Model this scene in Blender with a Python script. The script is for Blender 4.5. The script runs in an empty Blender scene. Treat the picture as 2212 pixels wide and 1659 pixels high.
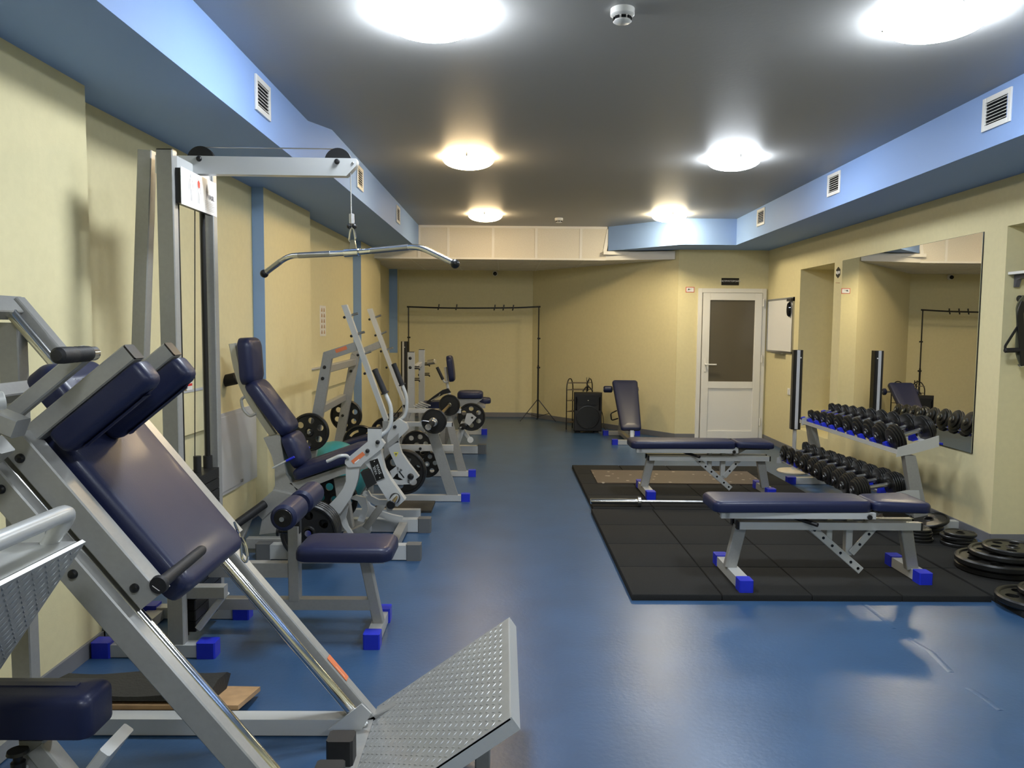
import bpy, bmesh, math, random
from mathutils import Vector, Matrix
random.seed(7)
V = Vector
PI = math.pi
sc = bpy.context.scene
C = sc.collection
# ------------------------------------------------------------------ camera
FP, IW, IH, HC = 1660.0, 2212.0, 1659.0, 1.5
YAW = math.atan((1106-1088)/FP); PITCH = math.atan((829.5-706)/FP); ROLL = .0085
RM = (Matrix.Rotation(-YAW, 3, 'Z') @ Matrix.Rotation(PI/2-PITCH, 3, 'X') @ Matrix.Rotation(ROLL, 3, 'Z'))
cam = bpy.data.objects.new('camera', bpy.data.cameras.new('camera')); C.objects.link(cam)
cam.matrix_world = Matrix.Translation((0, 0, HC)) @ RM.to_4x4()
cam.data.sensor_width = 36.0; cam.data.lens = 36.0*FP/IW; cam.data.clip_start = .05
sc.camera = cam
# ------------------------------------------------------------------ world, exposure
w = bpy.data.worlds.new('world'); sc.world = w; w.use_nodes = True
w.node_tree.nodes['Background'].inputs[0].default_value = (.5, .55, .6, 1)
w.node_tree.nodes['Background'].inputs[1].default_value = .03
vs = sc.view_settings
vs.view_transform = 'Standard'; vs.look = 'None'; vs.gamma = 1; vs.use_curve_mapping = False
vs.exposure = 1.32
LAMP_COOL, LAMP_WARM, LAMP_SOFT = (.86, .93, 1.0), (1.0, .74, .41), (1.0, .84, .55)
#             x      y     colour      strength
LAMPS = [(-.33, 3.49, LAMP_COOL, 46), (-.30, 6.36, LAMP_WARM, 25), (-.24, 9.50, LAMP_WARM, 20),
         (1.87, 3.43, LAMP_COOL, 42), (1.84, 6.29, LAMP_COOL, 31), (1.98, 9.36, LAMP_SOFT, 38),
         (-.33, .20, LAMP_COOL, 34), (1.87, .20, LAMP_COOL, 34)]
# ------------------------------------------------------------------ measuring helpers
OC = V((0, 0, HC))
def ray(x, y): return RM @ V(((x-IW/2)/FP, -(y-IH/2)/FP, -1.0))
def P(x, y, Y): d = ray(x, y); return OC + d*(Y/d.y)
def PX(x, y, X): d = ray(x, y); return OC + d*(X/d.x)
def PZ(x, y, Z=0.0): d = ray(x, y); return OC + d*((Z-HC)/d.z)
RWA, RWB = V((3.42, 4.5, 0)), V((3.53, 10.3, 0))
def wallx(y): return RWA.x + (y-RWA.y)*(RWB.x-RWA.x)/(RWB.y-RWA.y)
def soffx(y): return 2.76 + (y-4.15)*.14/5.55
# ------------------------------------------------------------------ materials
def lin(c):
    return tuple(((v/255)/12.92 if v/255 <= .04045 else ((v/255+.055)/1.055)**2.4) for v in c)
M = {}
def mat(name, col, rough=.5, metal=0, spec=.5, coat=0, emit=None, es=0, noise=0, nscale=40, bump=0, bscale=200, trans=0, alpha=1, ior=1.45, nlow=None):
    m = bpy.data.materials.new(name); m.use_nodes = True
    nt = m.node_tree; b = nt.nodes['Principled BSDF']
    b.inputs['Base Color'].default_value = (*col, 1)
    b.inputs['Roughness'].default_value = rough; b.inputs['Metallic'].default_value = metal
    b.inputs['Specular IOR Level'].default_value = spec
    b.inputs['IOR'].default_value = ior
    b.inputs['Coat Weight'].default_value = coat; b.inputs['Coat Roughness'].default_value = .12
    b.inputs['Transmission Weight'].default_value = trans; b.inputs['Alpha'].default_value = alpha
    if emit: b.inputs['Emission Color'].default_value = (*emit, 1); b.inputs['Emission Strength'].default_value = es
    tc = nt.nodes.new('ShaderNodeTexCoord')
    if noise:
        n = nt.nodes.new('ShaderNodeTexNoise'); n.inputs['Scale'].default_value = nscale; n.inputs['Detail'].default_value = 6
        nt.links.new(tc.outputs['Object'], n.inputs['Vector'])
        r = nt.nodes.new('ShaderNodeValToRGB')
        lo = nlow or tuple(v*(1-noise) for v in col)
        r.color_ramp.elements[0].position = .35; r.color_ramp.elements[1].position = .65
        r.color_ramp.elements[0].color = (*lo, 1); r.color_ramp.elements[1].color = (*tuple(min(1, v*(1+noise)) for v in col), 1)
        nt.links.new(n.outputs['Fac'], r.inputs['Fac']); nt.links.new(r.outputs['Color'], b.inputs['Base Color'])
    if bump:
        n2 = nt.nodes.new('ShaderNodeTexNoise'); n2.inputs['Scale'].default_value = bscale; n2.inputs['Detail'].default_value = 5
        nt.links.new(tc.outputs['Object'], n2.inputs['Vector'])
        bp = nt.nodes.new('ShaderNodeBump'); bp.inputs['Strength'].default_value = bump; bp.inputs['Distance'].default_value = .01
        nt.links.new(n2.outputs['Fac'], bp.inputs['Height']); nt.links.new(bp.outputs['Normal'], b.inputs['Normal'])
    M[name] = m
    return m
mat('wallpaper', (.67, .605, .365), .75, spec=.25, noise=.018, nscale=25, bump=.05, bscale=140)
mat('ceiling_paint', (.37, .37, .365), .5, spec=.5, bump=.06, bscale=30)
mat('blue_paint', (.24, .375, .68), .6, spec=.3, bump=.05, bscale=60)
mat('blue_stripe', (.25, .38, .60), .6, spec=.3)
mat('tile_board', (.66, .62, .54), .8, noise=.05, nscale=90)
mat('strip_white', (.72, .70, .66), .5)
mat('vinyl_floor', (.030, .075, .160), .33, spec=.62, noise=.10, nscale=3, bump=.07, bscale=45)
mat('skirting', (.17, .17, .18), .45)
mat('pvc_white', (.74, .73, .70), .3)
mat('door_glass', (.10, .088, .066), .18, spec=.6)
mat('mirror', (.92, .93, .92), .0, metal=1)
mat('frame_grey', (.30, .30, .29), .32, metal=.25, spec=.5, noise=.03, nscale=60)
mat('frame_light', (.50, .51, .51), .3, metal=.25, spec=.5)
mat('vinyl_navy', (.010, .014, .048), .42, spec=.38, coat=.05, bump=.05, bscale=260)
mat('cap_blue', (.015, .028, .50), .3)
mat('cap_grey', (.10, .105, .11), .45)
mat('black_plastic', (.008, .008, .009), .35)
mat('black_rubber', (.010, .010, .011), .55)
mat('iron_black', (.010, .010, .010), .33, spec=.5, bump=.1, bscale=180)
mat('chrome', (.72, .72, .72), .12, metal=1)
mat('tread_steel', (.46, .47, .47), .36, metal=.55, noise=.05, nscale=15)
mat('brass', (.60, .48, .26), .28, metal=1)
mat('steel', (.45, .45, .45), .3, metal=1)
mat('rubber_tile', (.014, .0145, .0145), .85, spec=.22, noise=.35, nscale=350, bump=.3, bscale=400)
mat('grip_foam', (.012, .012, .014), .6, bump=.1, bscale=300)
mat('wood', (.42, .26, .13), .5, noise=.15, nscale=12)
mat('brown_plank', (.10, .075, .055), .45, noise=.2, nscale=20)
mat('paper_white', (.80, .80, .80), .25)
mat('label_orange', (.62, .17, .07), .4)
mat('label_line', (.80, .45, .33), .4)
mat('label_black', (.01, .01, .01), .3)
mat('label_yellow', (.70, .62, .06), .4)
mat('red_mark', (.60, .04, .03), .5)
mat('ink_grey', (.10, .10, .12), .5)
mat('lens_black', (.004, .004, .005), .08)
mat('teal_vinyl', (.03, .22, .24), .4)
mat('panel_grey', (.50, .51, .54), .35, metal=.1)
mat('beige', (.55, .48, .36), .5)
mat('olive_cloth', (.10, .10, .06), .9)
mat('sole_tan', (.45, .35, .22), .7)
# ------------------------------------------------------------------ mesh helpers
def fr(dirv, up=(0, 0, 1)):
    z = V(dirv).normalized(); u = V(up)
    if abs(z.dot(u.normalized())) > .98: u = V((0, 1, 0)) if abs(z.y) < .9 else V((1, 0, 0))
    x = u.cross(z).normalized(); y = z.cross(x)
    return x, y, z          # x = side, y = towards up, z = along
class MB:
    def __init__(s): s.b = bmesh.new()
    def loops(s, rings, cap=True, closed=True):
        vs_ = [[s.b.verts.new(p) for p in r] for r in rings]
        n = len(vs_[0])
        for a, b in zip(vs_[:-1], vs_[1:]):
            for i in range(n if closed else n-1):
                j = (i+1) % n
                try: s.b.faces.new((a[i], a[j], b[j], b[i]))
                except ValueError: pass
        if cap:
            for r, rev in ((vs_[0], True), (vs_[-1], False)):
                try: s.b.faces.new(list(reversed(r)) if rev else r)
                except ValueError: pass
        return s
    def beam(s, p, q, w=.06, d=None, up=(0, 0, 1), r=.004, ext=0):
        """rectangular tube; w across (perpendicular to up), d along up"""
        p, q = V(p), V(q); d = d or w; x, y, z = fr(q-p, up)
        if ext: p = p-z*ext; q = q+z*ext
        a, b = w/2, d/2; r = min(r, a*.45, b*.45)
        sec = [(-a+r, -b), (a-r, -b), (a, -b+r), (a, b-r), (a-r, b), (-a+r, b), (-a, b-r), (-a, -b+r)]
        return s.loops([[c+x*u+y*v for u, v in sec] for c in (p, q)])
    def box(s, c, sx, sy, sz, r=.003):
        c = V(c); return s.beam(c-V((0, 0, sz/2)), c+V((0, 0, sz/2)), sx, sy, up=(0, 1, 0), r=r)
    def box2(s, a, b, r=.003):
        a, b = V(a), V(b); return s.box((a+b)/2, abs(b.x-a.x), abs(b.y-a.y), abs(b.z-a.z), r)
    def cyl(s, p, q, r, r2=None, n=20, bev=0):
        p, q = V(p), V(q); r2 = r if r2 is None else r2; x, y, z = fr(q-p)
        L = (q-p).length
        st = [(0, r-bev), (bev, r), (L-bev, r2), (L, r2-bev)] if bev else [(0, r), (L, r2)]
        return s.loops([[p+z*t+(x*math.cos(2*PI*i/n)+y*math.sin(2*PI*i/n))*rr for i in range(n)] for t, rr in st])
    def lathe(s, p, axis, prof, n=28, cap=True):
        """prof: (t along axis, radius)"""
        p = V(p); x, y, z = fr(axis)
        return s.loops([[p+z*t+(x*math.cos(2*PI*i/n)+y*math.sin(2*PI*i/n))*max(rr, .0004) for i in range(n)] for t, rr in prof], cap=cap)
    def ball(s, c, r, n=16, sq=1.0):
        k = 8
        return s.lathe(V(c), (0, 0, 1), [(-r*math.cos(PI*i/k)*sq, r*math.sin(PI*i/k)) for i in range(k+1)], n)
    def tube(s, pts, r, bend=.04, n=14, cap=True, flat=None, up=(0, 0, 1)):
        pts = [V(p) for p in pts]; out = [pts[0]]
        for i in range(1, len(pts)-1):
            a, b, c = pts[i-1], pts[i], pts[i+1]
            k = min(bend, (a-b).length*.48, (c-b).length*.48)
            p0 = b+(a-b).normalized()*k; p1 = b+(c-b).normalized()*k
            for j in range(6):
                t = j/5; out.append(p0*(1-t)**2+b*2*t*(1-t)+p1*t*t)
        out.append(pts[-1]); rings = []; px = None
        for i, p in enumerate(out):
            d = (out[min(i+1, len(out)-1)]-out[max(i-1, 0)])
            if d.length < 1e-6: continue
            d.normalize()
            if px is None: x, y, _ = fr(d, up)
            else: x = (px-d*px.dot(d)).normalized(); y = d.cross(x)
            px = x
            if flat:
                a, b = flat; q = .22*min(a, b)
                sec = [(-a/2+q, -b/2), (a/2-q, -b/2), (a/2, -b/2+q), (a/2, b/2-q), (a/2-q, b/2), (-a/2+q, b/2), (-a/2, b/2-q), (-a/2, -b/2+q)]
                rings.append([p+x*u+y*v for u, v in sec])
            else: rings.append([p+(x*math.cos(2*PI*k/n)+y*math.sin(2*PI*k/n))*r for k in range(n)])
        return s.loops(rings, cap)
    def prism(s, pts, vec):
        pts = [V(p) for p in pts]; vec = V(vec)
        return s.loops([pts, [p+vec for p in pts]])
    def quad(s, *pts):
        s.b.faces.new([s.b.verts.new(V(p)) for p in pts]); return s
    def pad(s, o, ax, ay, L, W, T, rc=.05, re=.022, tip=0, L2=None, crown=.006, side=None):
        """cushion: o = centre of the bottom, ax/ay = length and width directions, top = ax x ay; L2 = width at +ax end"""
        o, ax = V(o), V(ax).normalized(); az = ax.cross(V(ay)).normalized(); ay = az.cross(ax)
        W2 = W if L2 is None else L2
        def outline(ins):
            pts = []; hl = L/2-ins; rr = max(rc-ins*.5, .006)
            for cx, cy, a0 in ((hl, 1, 0), (-hl, 1, 90), (-hl, -1, 180), (hl, -1, 270)):
                wv = (W2 if cx > 0 else W)/2-ins
                ccx = cx-math.copysign(rr, cx); ccy = cy*(wv-rr)
                for k in range(6):
                    a = math.radians(a0+90*k/5); pts.append((ccx+rr*math.cos(a), ccy+rr*math.sin(a)))
            return pts
        lay = [(.012, 0), (.002, .006), (0, .014)]
        for k in range(6):
            a = PI/2*k/5; lay.append((re*(1-math.cos(a)), T-re+re*math.sin(a)))
        lay += [(re+.03, T+crown*.6), (re+min(W, L)*.22, T+crown)]
        return s.loops([[o+ax*u+ay*v+az*z for u, v in outline(i)] for i, z in lay])
    def empty(s): return len(s.b.verts) == 0
class Thing:
    def __init__(s, name, label, cat, loc=(0, 0, 0), group=None, rot=0):
        o = bpy.data.objects.new(name, None); C.objects.link(o); o.location = loc; o.rotation_euler = (0, 0, rot)
        o.empty_display_size = .1
        o['label'] = label; o['category'] = cat
        if group: o['group'] = group
        s.o = o; s.loc = V(loc)
    def part(s, name, mb, m, parent=None, label=None, kind=None, ang=35):
        ob = mkobj(name, mb, m, s.loc, ang); ob.parent = parent or s.o
        if label: ob['label'] = label
        if kind: ob['kind'] = kind
        return ob
def mkobj(name, mb, m, off=(0, 0, 0), ang=35):
    me = bpy.data.meshes.new(name); b = mb.b
    bmesh.ops.remove_doubles(b, verts=b.verts, dist=1e-6)
    bmesh.ops.recalc_face_normals(b, faces=b.faces)
    off = V(off)
    for v in b.verts: v.co -= off
    for f in b.faces: f.smooth = True
    b.to_mesh(me); b.free(); me.materials.append(M[m] if isinstance(m, str) else m)
    me.set_sharp_from_angle(angle=math.radians(ang))
    ob = bpy.data.objects.new(name, me); C.objects.link(ob); return ob
def single(name, mb, m, label, cat, group=None, loc=None, ang=35):
    """a thing that is one mesh, origin at its base centre"""
    if loc is None:
        xs = [v.co for v in mb.b.verts]; loc = V((sum(p.x for p in xs)/len(xs), sum(p.y for p in xs)/len(xs), min(p.z for p in xs)))
    ob = mkobj(name, mb, m, loc, ang); ob.location = loc
    ob['label'] = label; ob['category'] = cat
    if group: ob['group'] = group
    return ob
def struct(name, mb, m, parent=None, ang=35):
    ob = mkobj(name, mb, m, ang=ang)
    if parent: ob.parent = parent
    else: ob['kind'] = 'structure'
    return ob
def dup(root, loc=None, rot=None, label=None, group=None):
    def cp(o, par):
        c = o.copy(); C.objects.link(c)
        if par: c.parent = par
        for ch in list(o.children): cp(ch, c)
        return c
    r = cp(root, None)
    if loc is not None: r.location = loc
    if rot is not None: r.rotation_euler = rot
    if label: r['label'] = label
    if group: r['group'] = group
    return r
def curve_mesh(splines, thick, bevel=0):
    """2D outlines (holes allowed) -> solid mesh in local XY, z from 0 to thick"""
    cu = bpy.data.curves.new('outline', 'CURVE'); cu.dimensions = '2D'; cu.fill_mode = 'BOTH'
    cu.extrude = thick/2-bevel; cu.bevel_depth = bevel; cu.bevel_resolution = 1
    for sp in splines:
        k = cu.splines.new('POLY'); k.points.add(len(sp)-1)
        for i, (x, y) in enumerate(sp): k.points[i].co = (x, y, 0, 1)
        k.use_cyclic_u = True
    ob = bpy.data.objects.new('outline', cu); C.objects.link(ob)
    dg = bpy.context.evaluated_depsgraph_get(); me = bpy.data.meshes.new_from_object(ob.evaluated_get(dg))
    bpy.data.objects.remove(ob); bpy.data.curves.remove(cu)
    return me
def circ(r, n=32, cx=0, cy=0, rev=False, a0=0):
    p = [(cx+r*math.cos(a0+2*PI*i/n), cy+r*math.sin(a0+2*PI*i/n)) for i in range(n)]
    return p[::-1] if rev else p
def add_mesh(mb, me, mtx):
    b2 = bmesh.new(); b2.from_mesh(me); bmesh.ops.transform(b2, matrix=mtx, verts=b2.verts)
    tmp = bpy.data.meshes.new('t'); b2.to_mesh(tmp); b2.free(); mb.b.from_mesh(tmp); bpy.data.meshes.remove(tmp)
    return mb
def mtx(o, x, y, z=None):
    x, y = V(x).normalized(), V(y).normalized(); z = V(z).normalized() if z is not None else x.cross(y).normalized()
    m = Matrix((x, y, z)).transposed().to_4x4(); m.translation = V(o); return m
def text_mb(txt, size, o, x, y, depth=.002, bold=True, align='CENTER'):
    cu = bpy.data.curves.new('txt', 'FONT'); cu.body = txt; cu.size = size; cu.extrude = depth/2; cu.align_x = align; cu.align_y = 'CENTER'
    if bold: cu.offset = size*.012
    ob = bpy.data.objects.new('txt', cu); C.objects.link(ob)
    dg = bpy.context.evaluated_depsgraph_get(); me = bpy.data.meshes.new_from_object(ob.evaluated_get(dg))
    bpy.data.objects.remove(ob); bpy.data.curves.remove(cu)
    mb = MB(); add_mesh(mb, me, mtx(o, x, y)); bpy.data.meshes.remove(me); return mb
def plate_on(p, q, w, n, t=.002):
    """flat rectangle (label) from p to q of width w with normal n"""
    p, q, n = V(p), V(q), V(n).normalized()
    d = (q-p).normalized(); s_ = n.cross(d)
    mb = MB(); mb.prism([p-s_*w/2, q-s_*w/2, q+s_*w/2, p+s_*w/2], n*t); return mb
# ================================================================== THE ROOM
YB, YF = 12.75, -2.2            # back wall, wall behind the viewer
ZC, ZS, ZL = 2.87, 2.545, 2.42  # ceiling, soffit underside, low ceiling at the back
XL = -1.98
b = MB(); b.box2((-2.5, YF-.1, -.1), (4.3, 13.0, 0)); struct('floor', b, 'vinyl_floor')
b = MB(); b.box2((-2.5, YF-.1, ZC), (4.3, 10.62, ZC+.1)); struct('ceiling', b, 'ceiling_paint')
b = MB()
for pts in ([(1868, 1306), (1900, 1330), (1930, 1356)], [(1968, 1384), (2010, 1408), (2052, 1450)], [(2095, 1488), (2130, 1510), (2158, 1532)]):
    q = [PZ(x, y, 0) for x, y in pts]
    for a, c in zip(q[:-1], q[1:]):
        d = (c-a).normalized(); n_ = V((-d.y, d.x, 0)); n_ *= .016
        b.loops([[p-n_, p+V((0, 0, .0022)), p+n_] for p in (a-d*.01, c+d*.01)])
struct('floor_crease', b, 'vinyl_floor', bpy.data.objects['floor'])
# soffits (ducts boxed in along both walls and above the office door)
b = MB()
b.prism([(-2.3, YF, ZS), (-1.33, YF, ZS), (-1.33, 5.30, ZS), (-1.22, 5.53, ZS), (-1.175, 10.6, ZS), (-2.3, 10.6, ZS)], (0, 0, ZC-ZS+.02))
struct('trim_1', b, 'blue_paint')
b = MB()
b.prism([(4.1, YF, ZS), (4.1, 10.5, ZS), (1.49, 10.5, ZS), (1.41, 10.58, ZS), (2.22, 9.70, ZS), (soffx(9.7), 9.70, ZS), (soffx(YF), YF, ZS)], (0, 0, ZC-ZS+.02))
struct('trim_2', b, 'blue_paint')
# low suspended ceiling over the back alcove with its fascia of boards
b = MB(); b.prism([(-2.3, 10.652, ZL), (1.395, 10.652, ZL), (2.285, 10.414, ZL), (2.6, 10.414, ZL), (2.6, 13, ZL), (-2.3, 13, ZL)], (0, 0, .06)); lowc = struct('trim_3', b, 'tile_board')
b = MB()
for i in range(9):
    b.box2((-2.1, 10.7+i*.26, ZL-.004), (2.1, 10.704+i*.26+.008, ZL+.001), 0)
for i in range(8):
    b.box2((-1.9+i*.6, 10.66, ZL-.004), (-1.888+i*.6, 12.8, ZL+.001), 0)
struct('ceiling_grid', b, 'strip_white', lowc)
b = MB(); b.prism([(-2.0, 10.6, ZL), (1.38, 10.6, ZL), (1.38, 10.6, 2.53), (1.44, 10.6, ZC), (-2.0, 10.6, ZC)], (0, .05, 0)); fas = struct('trim_4', b, 'tile_board')
b = MB()
for x in (-1.17, -.77, -.16, .43, 1.04): b.box2((x-.018, 10.592, ZL), (x+.018, 10.602, ZC), .001)
b.box2((-1.17, 10.588, ZC-.03), (1.44, 10.602, ZC), .001); b.box2((-1.9, 10.588, ZL-.005), (1.38, 10.602, ZL+.02), .001)
b.prism([(1.40, 10.588, ZC), (1.45, 10.588, ZC), (1.39, 10.588, 2.52), (1.34, 10.588, 2.52)], (0, .014, 0))
struct('cover_strip', b, 'strip_white', fas)
b = MB(); b.prism([(1.38, 10.6, ZL), (2.28, 10.36, ZL), (2.28, 10.36, 2.53), (1.38, 10.6, 2.53)], (0, .05, 0)); b.box2((1.34, 10.52, 2.49), (1.78, 10.6, 2.535)); struct('trim_5', b, 'strip_white')
# left wall: projecting piers and recesses
prof = [(-1.86, YF), (-1.86, 3.50), (-2.00, 3.50), (-1.935, 5.97), (-1.843, 5.97), (-1.808, 7.24), (-1.925, 7.24), (-1.886, 9.66), (-1.785, 9.66), (-1.775, 11.1), (-1.875, 11.1), (-1.875, 12.60), (-1.74, 12.60), (-1.74, 13.0)]
b = MB()
pts = [(x, y) for x, y in prof]
b.prism([(x, y, 0) for x, y in pts]+[(-2.5, 13.0, 0), (-2.5, YF, 0)], (0, 0, ZC)); struct('wall_left', b, 'wallpaper')
def leftx(y):
    for (x0, y0), (x1, y1) in zip(prof[:-1], prof[1:]):
        if y0 <= y <= y1 and y1 > y0: return x0+(x1-x0)*(y-y0)/(y1-y0)
    return -1.9
def stripe(n, x0, x1, y, zb):
    b = MB(); b.box2((x0+.001, y-.003, zb), (x1-.001, y+.02, min(ZS, ZC)), .001); struct('trim_%d' % n, b, 'blue_stripe')
stripe(6, -1.935, -1.843, 5.97, 1.08)
stripe(7, -1.886, -1.785, 9.66, .3)
b = MB(); b.box2((-1.874, 12.597, 1.06), (-1.741, 12.62, ZL), .001); struct('trim_8', b, 'blue_stripe')
# back wall, slanting wall, wall with the office door
b = MB(); b.prism([(-2.3, YB, 0), (.47, YB, 0), (2.33, 10.32, 0), (2.33, 10.45, 0), (.52, 12.95, 0), (-2.3, 12.95, 0)], (0, 0, ZC)); struct('wall_back', b, 'wallpaper')
DX0, DX1, DZ, DY = 2.59, 3.505, 2.035, 10.32
b = MB(); b.box2((2.32, DY, 0), (DX0, DY+.15, ZC), 0); b.box2((DX0, DY, DZ), (DX1, DY+.15, ZC), 0); b.box2((DX1, DY, 0), (3.9, DY+.15, ZC), 0); b.box2((DX0-.1, DY+.3, 0), (DX1+.1, DY+.4, 2.3), 0)
struct('wall_office', b, 'wallpaper')
# right wall with a shallow niche, and a deep niche close to the viewer
def rw(y, z, off=0): return V((wallx(y)+off, y, z))
b = MB()
def wseg(y0, y1, z0, z1, x_in=0, x_out=.75):
    b.prism([rw(y0, z0, x_in), rw(y1, z0, x_in), rw(y1, z0, x_out), rw(y0, z0, x_out)], (0, 0, z1-z0))
N1 = (8.16, 9.14, .32, 2.205); N2 = (3.3, 5.28, 0, 2.215)
wseg(9.14, 10.5, 0, ZC); wseg(*N1[:2], 0, N1[2]); wseg(*N1[:2], N1[3], ZC); wseg(*N1[:2], N1[2], N1[3], .46)
wseg(5.28, 8.16, 0, ZC); wseg(*N2[:2], N2[3], ZC); wseg(*N2[:2], 0, N2[3], .5); wseg(YF, 3.3, 0, ZC)
struct('wall_right', b, 'wallpaper')
b = MB(); b.box2((-2.5, YF-.15, 0), (4.3, YF, ZC), 0); struct('wall_front', b, 'wallpaper')
# skirting boards
def skirt(name, pts, h=.075, t=.012):
    b = MB(); b.tube([(x, y, h/2) for x, y in pts], 0, bend=0, flat=(t, h)); return struct(name, b, 'skirting')
for i, ((x0, y0), (x1, y1)) in enumerate(zip(prof[:-1], prof[1:])):
    pass
b = MB()
for (x0, y0), (x1, y1) in zip(prof[:-1], prof[1:]):
    b.beam((x0+.006, y0, .0375), (x1+.006, y1, .0375), .012, .075, r=.001, ext=.006)
struct('baseboard_left', b, 'skirting')
b = MB(); b.beam((-1.84, YB-.006, .0375), (.47, YB-.006, .0375), .012, .075, r=.001); b.beam((.466, YB-.006, .0375), (2.325, 10.314, .0375), .012, .075, r=.001); b.beam((2.32, DY-.006, .0375), (DX0, DY-.006, .0375), .012, .075, r=.001)
struct('baseboard_back', b, 'skirting')
b = MB(); b.beam(rw(5.28, .0375, -.006), rw(10.31, .0375, -.006), .012, .075, r=.001); b.beam((wallx(5.28), 5.275, .0375), (wallx(5.28)+.5, 5.275, .0375), .012, .075, r=.001)
struct('baseboard_right', b, 'skirting')
# office door
def door():
    b = MB(); Y = DY
    f = .055
    b.box2((DX0, Y-.03, 0), (DX0+f, Y+.05, DZ), .003); b.box2((DX1-f, Y-.03, 0), (DX1, Y+.05, DZ), .003); b.box2((DX0+f-.001, Y-.03, DZ-f), (DX1-f+.001, Y+.05, DZ), .003)
    fr_ = struct('door_frame', b, 'pvc_white')
    fr_.name = 'door_1'; fr_['kind'] = 'structure'
    x0, x1 = DX0+.065, DX1-.06; s = .095
    b = MB(); y0, y1 = Y-.045, Y+.0
    b.box2((x0, y0, .02), (x0+s, y1, DZ-.06), .004); b.box2((x1-s, y0, .02), (x1, y1, DZ-.06), .004)
    b.box2((x0+s, y0+.001, DZ-.06-s), (x1-s, y1, DZ-.06), .004); b.box2((x0+s, y0+.001, .02), (x1-s, y1, .12), .004); b.box2((x0+s, y0+.001, .70), (x1-s, y1, .79), .004)
    b.box2((x0+s-.01, Y-.028, .11), (x1-s+.01, Y-.01, .72), 0)
    leaf = struct('door_leaf', b, 'pvc_white', fr_)
    b = MB(); b.box2((x0+s-.01, Y-.026, .78), (x1-s+.01, Y-.012, DZ-.06-s+.01), 0); struct('door_glass', b, 'door_glass', leaf)
    b = MB(); hz = 1.02; hx = x0+.045
    b.box2((hx-.014, y0-.008, hz-.10), (hx+.014, y0, hz+.08), .003); b.tube([(hx, y0, hz), (hx, y0-.05, hz), (hx+.14, y0-.05, hz)], .010, .02); struct('door_handle', b, 'pvc_white', leaf)
    b = MB()
    for z in (.25, 1.1, 1.85): b.cyl((x1+.012, y0-.008, z-.05), (x1+.012, y0-.008, z+.05), .011)
    struct('hinge', b, 'pvc_white', fr_)
door()
# ceiling lamps
def lamp(i, x, y, col, st, label):
    t = Thing('ceiling_lamp', label, 'ceiling lamp', (x, y, ZC), 'round ceiling lamps')
    b = MB(); b.lathe((x, y, ZC), (0, 0, -1), [(0, .12), (.02, .125), (.022, .10)], 32); t.part('lamp_base', b, 'pvc_white')
    R = .212 if y < 5 else .205; H = .068
    m = bpy.data.materials.get('glass_%s_%g' % (str(col), st))
    if not m:
        m = mat('glass_%s_%g' % (str(col), st), (.9, .9, .9), .3, emit=col, es=st)
    prof = [(.006, R-.012), (.0, R-.004), (.004, R), (.012, R+.002)]+[(.012+H*math.sin(a), (R+.0)*math.cos(a)**.9) for a in [k*PI/2/12 for k in range(1, 12)]]+[(.012+H, .001)]
    b = MB(); b.lathe((x, y, ZC-.012), (0, 0, -1), prof, 40); t.part('lamp_shade', b, m, label='glowing white glass dome')
    for k in range(3):
        b = MB(); a = k*2*PI/3+.5; b.cyl((x+(R-.005)*math.cos(a), y+(R-.005)*math.sin(a), ZC-.035), (x+(R-.005)*math.cos(a), y+(R-.005)*math.sin(a), ZC), .010, n=12)
        t.part('clip', b, 'chrome')
LL = ['large cool white lamp nearest the viewer, above the left machines', 'warm white lamp in the middle of the left ceiling row', 'warm white lamp at the far end of the left ceiling row',
      'large cool white lamp in the top right corner of the view', 'cool white lamp in the middle of the right ceiling row', 'lamp at the far end of the right row, close to the blue soffit',
      'cool white lamp on the ceiling behind the viewer, left', 'cool white lamp on the ceiling behind the viewer, right']
for i, (x, y, c_, s_) in enumerate(LAMPS): lamp(i, x, y, c_, s_, LL[i])
# smoke detectors
def smoke(x, y, label):
    t = Thing('smoke_detector', label, 'smoke detector', (x, y, ZC), 'smoke detectors')
    b = MB(); b.lathe((x, y, ZC), (0, 0, -1), [(0, .052), (.025, .052), (.03, .046), (.032, .034), (.05, .034), (.052, .04), (.056, .034), (.058, .002)], 28); t.part('detector_body', b, 'pvc_white')
    b = MB()
    for k in range(8):
        a = k*PI/4; c = V((x+.037*math.cos(a), y+.037*math.sin(a), ZC-.041)); tt = V((-math.sin(a), math.cos(a), 0))
        b.beam(c-tt*.010, c+tt*.010, .006, .012, r=.001)
    t.part('slot', b, 'lens_black')
smoke(.50, 3.42, 'round white smoke detector on the ceiling between the two near lamps')
smoke(.68, 9.80, 'small white smoke detector on the ceiling before the board fascia')
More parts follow.
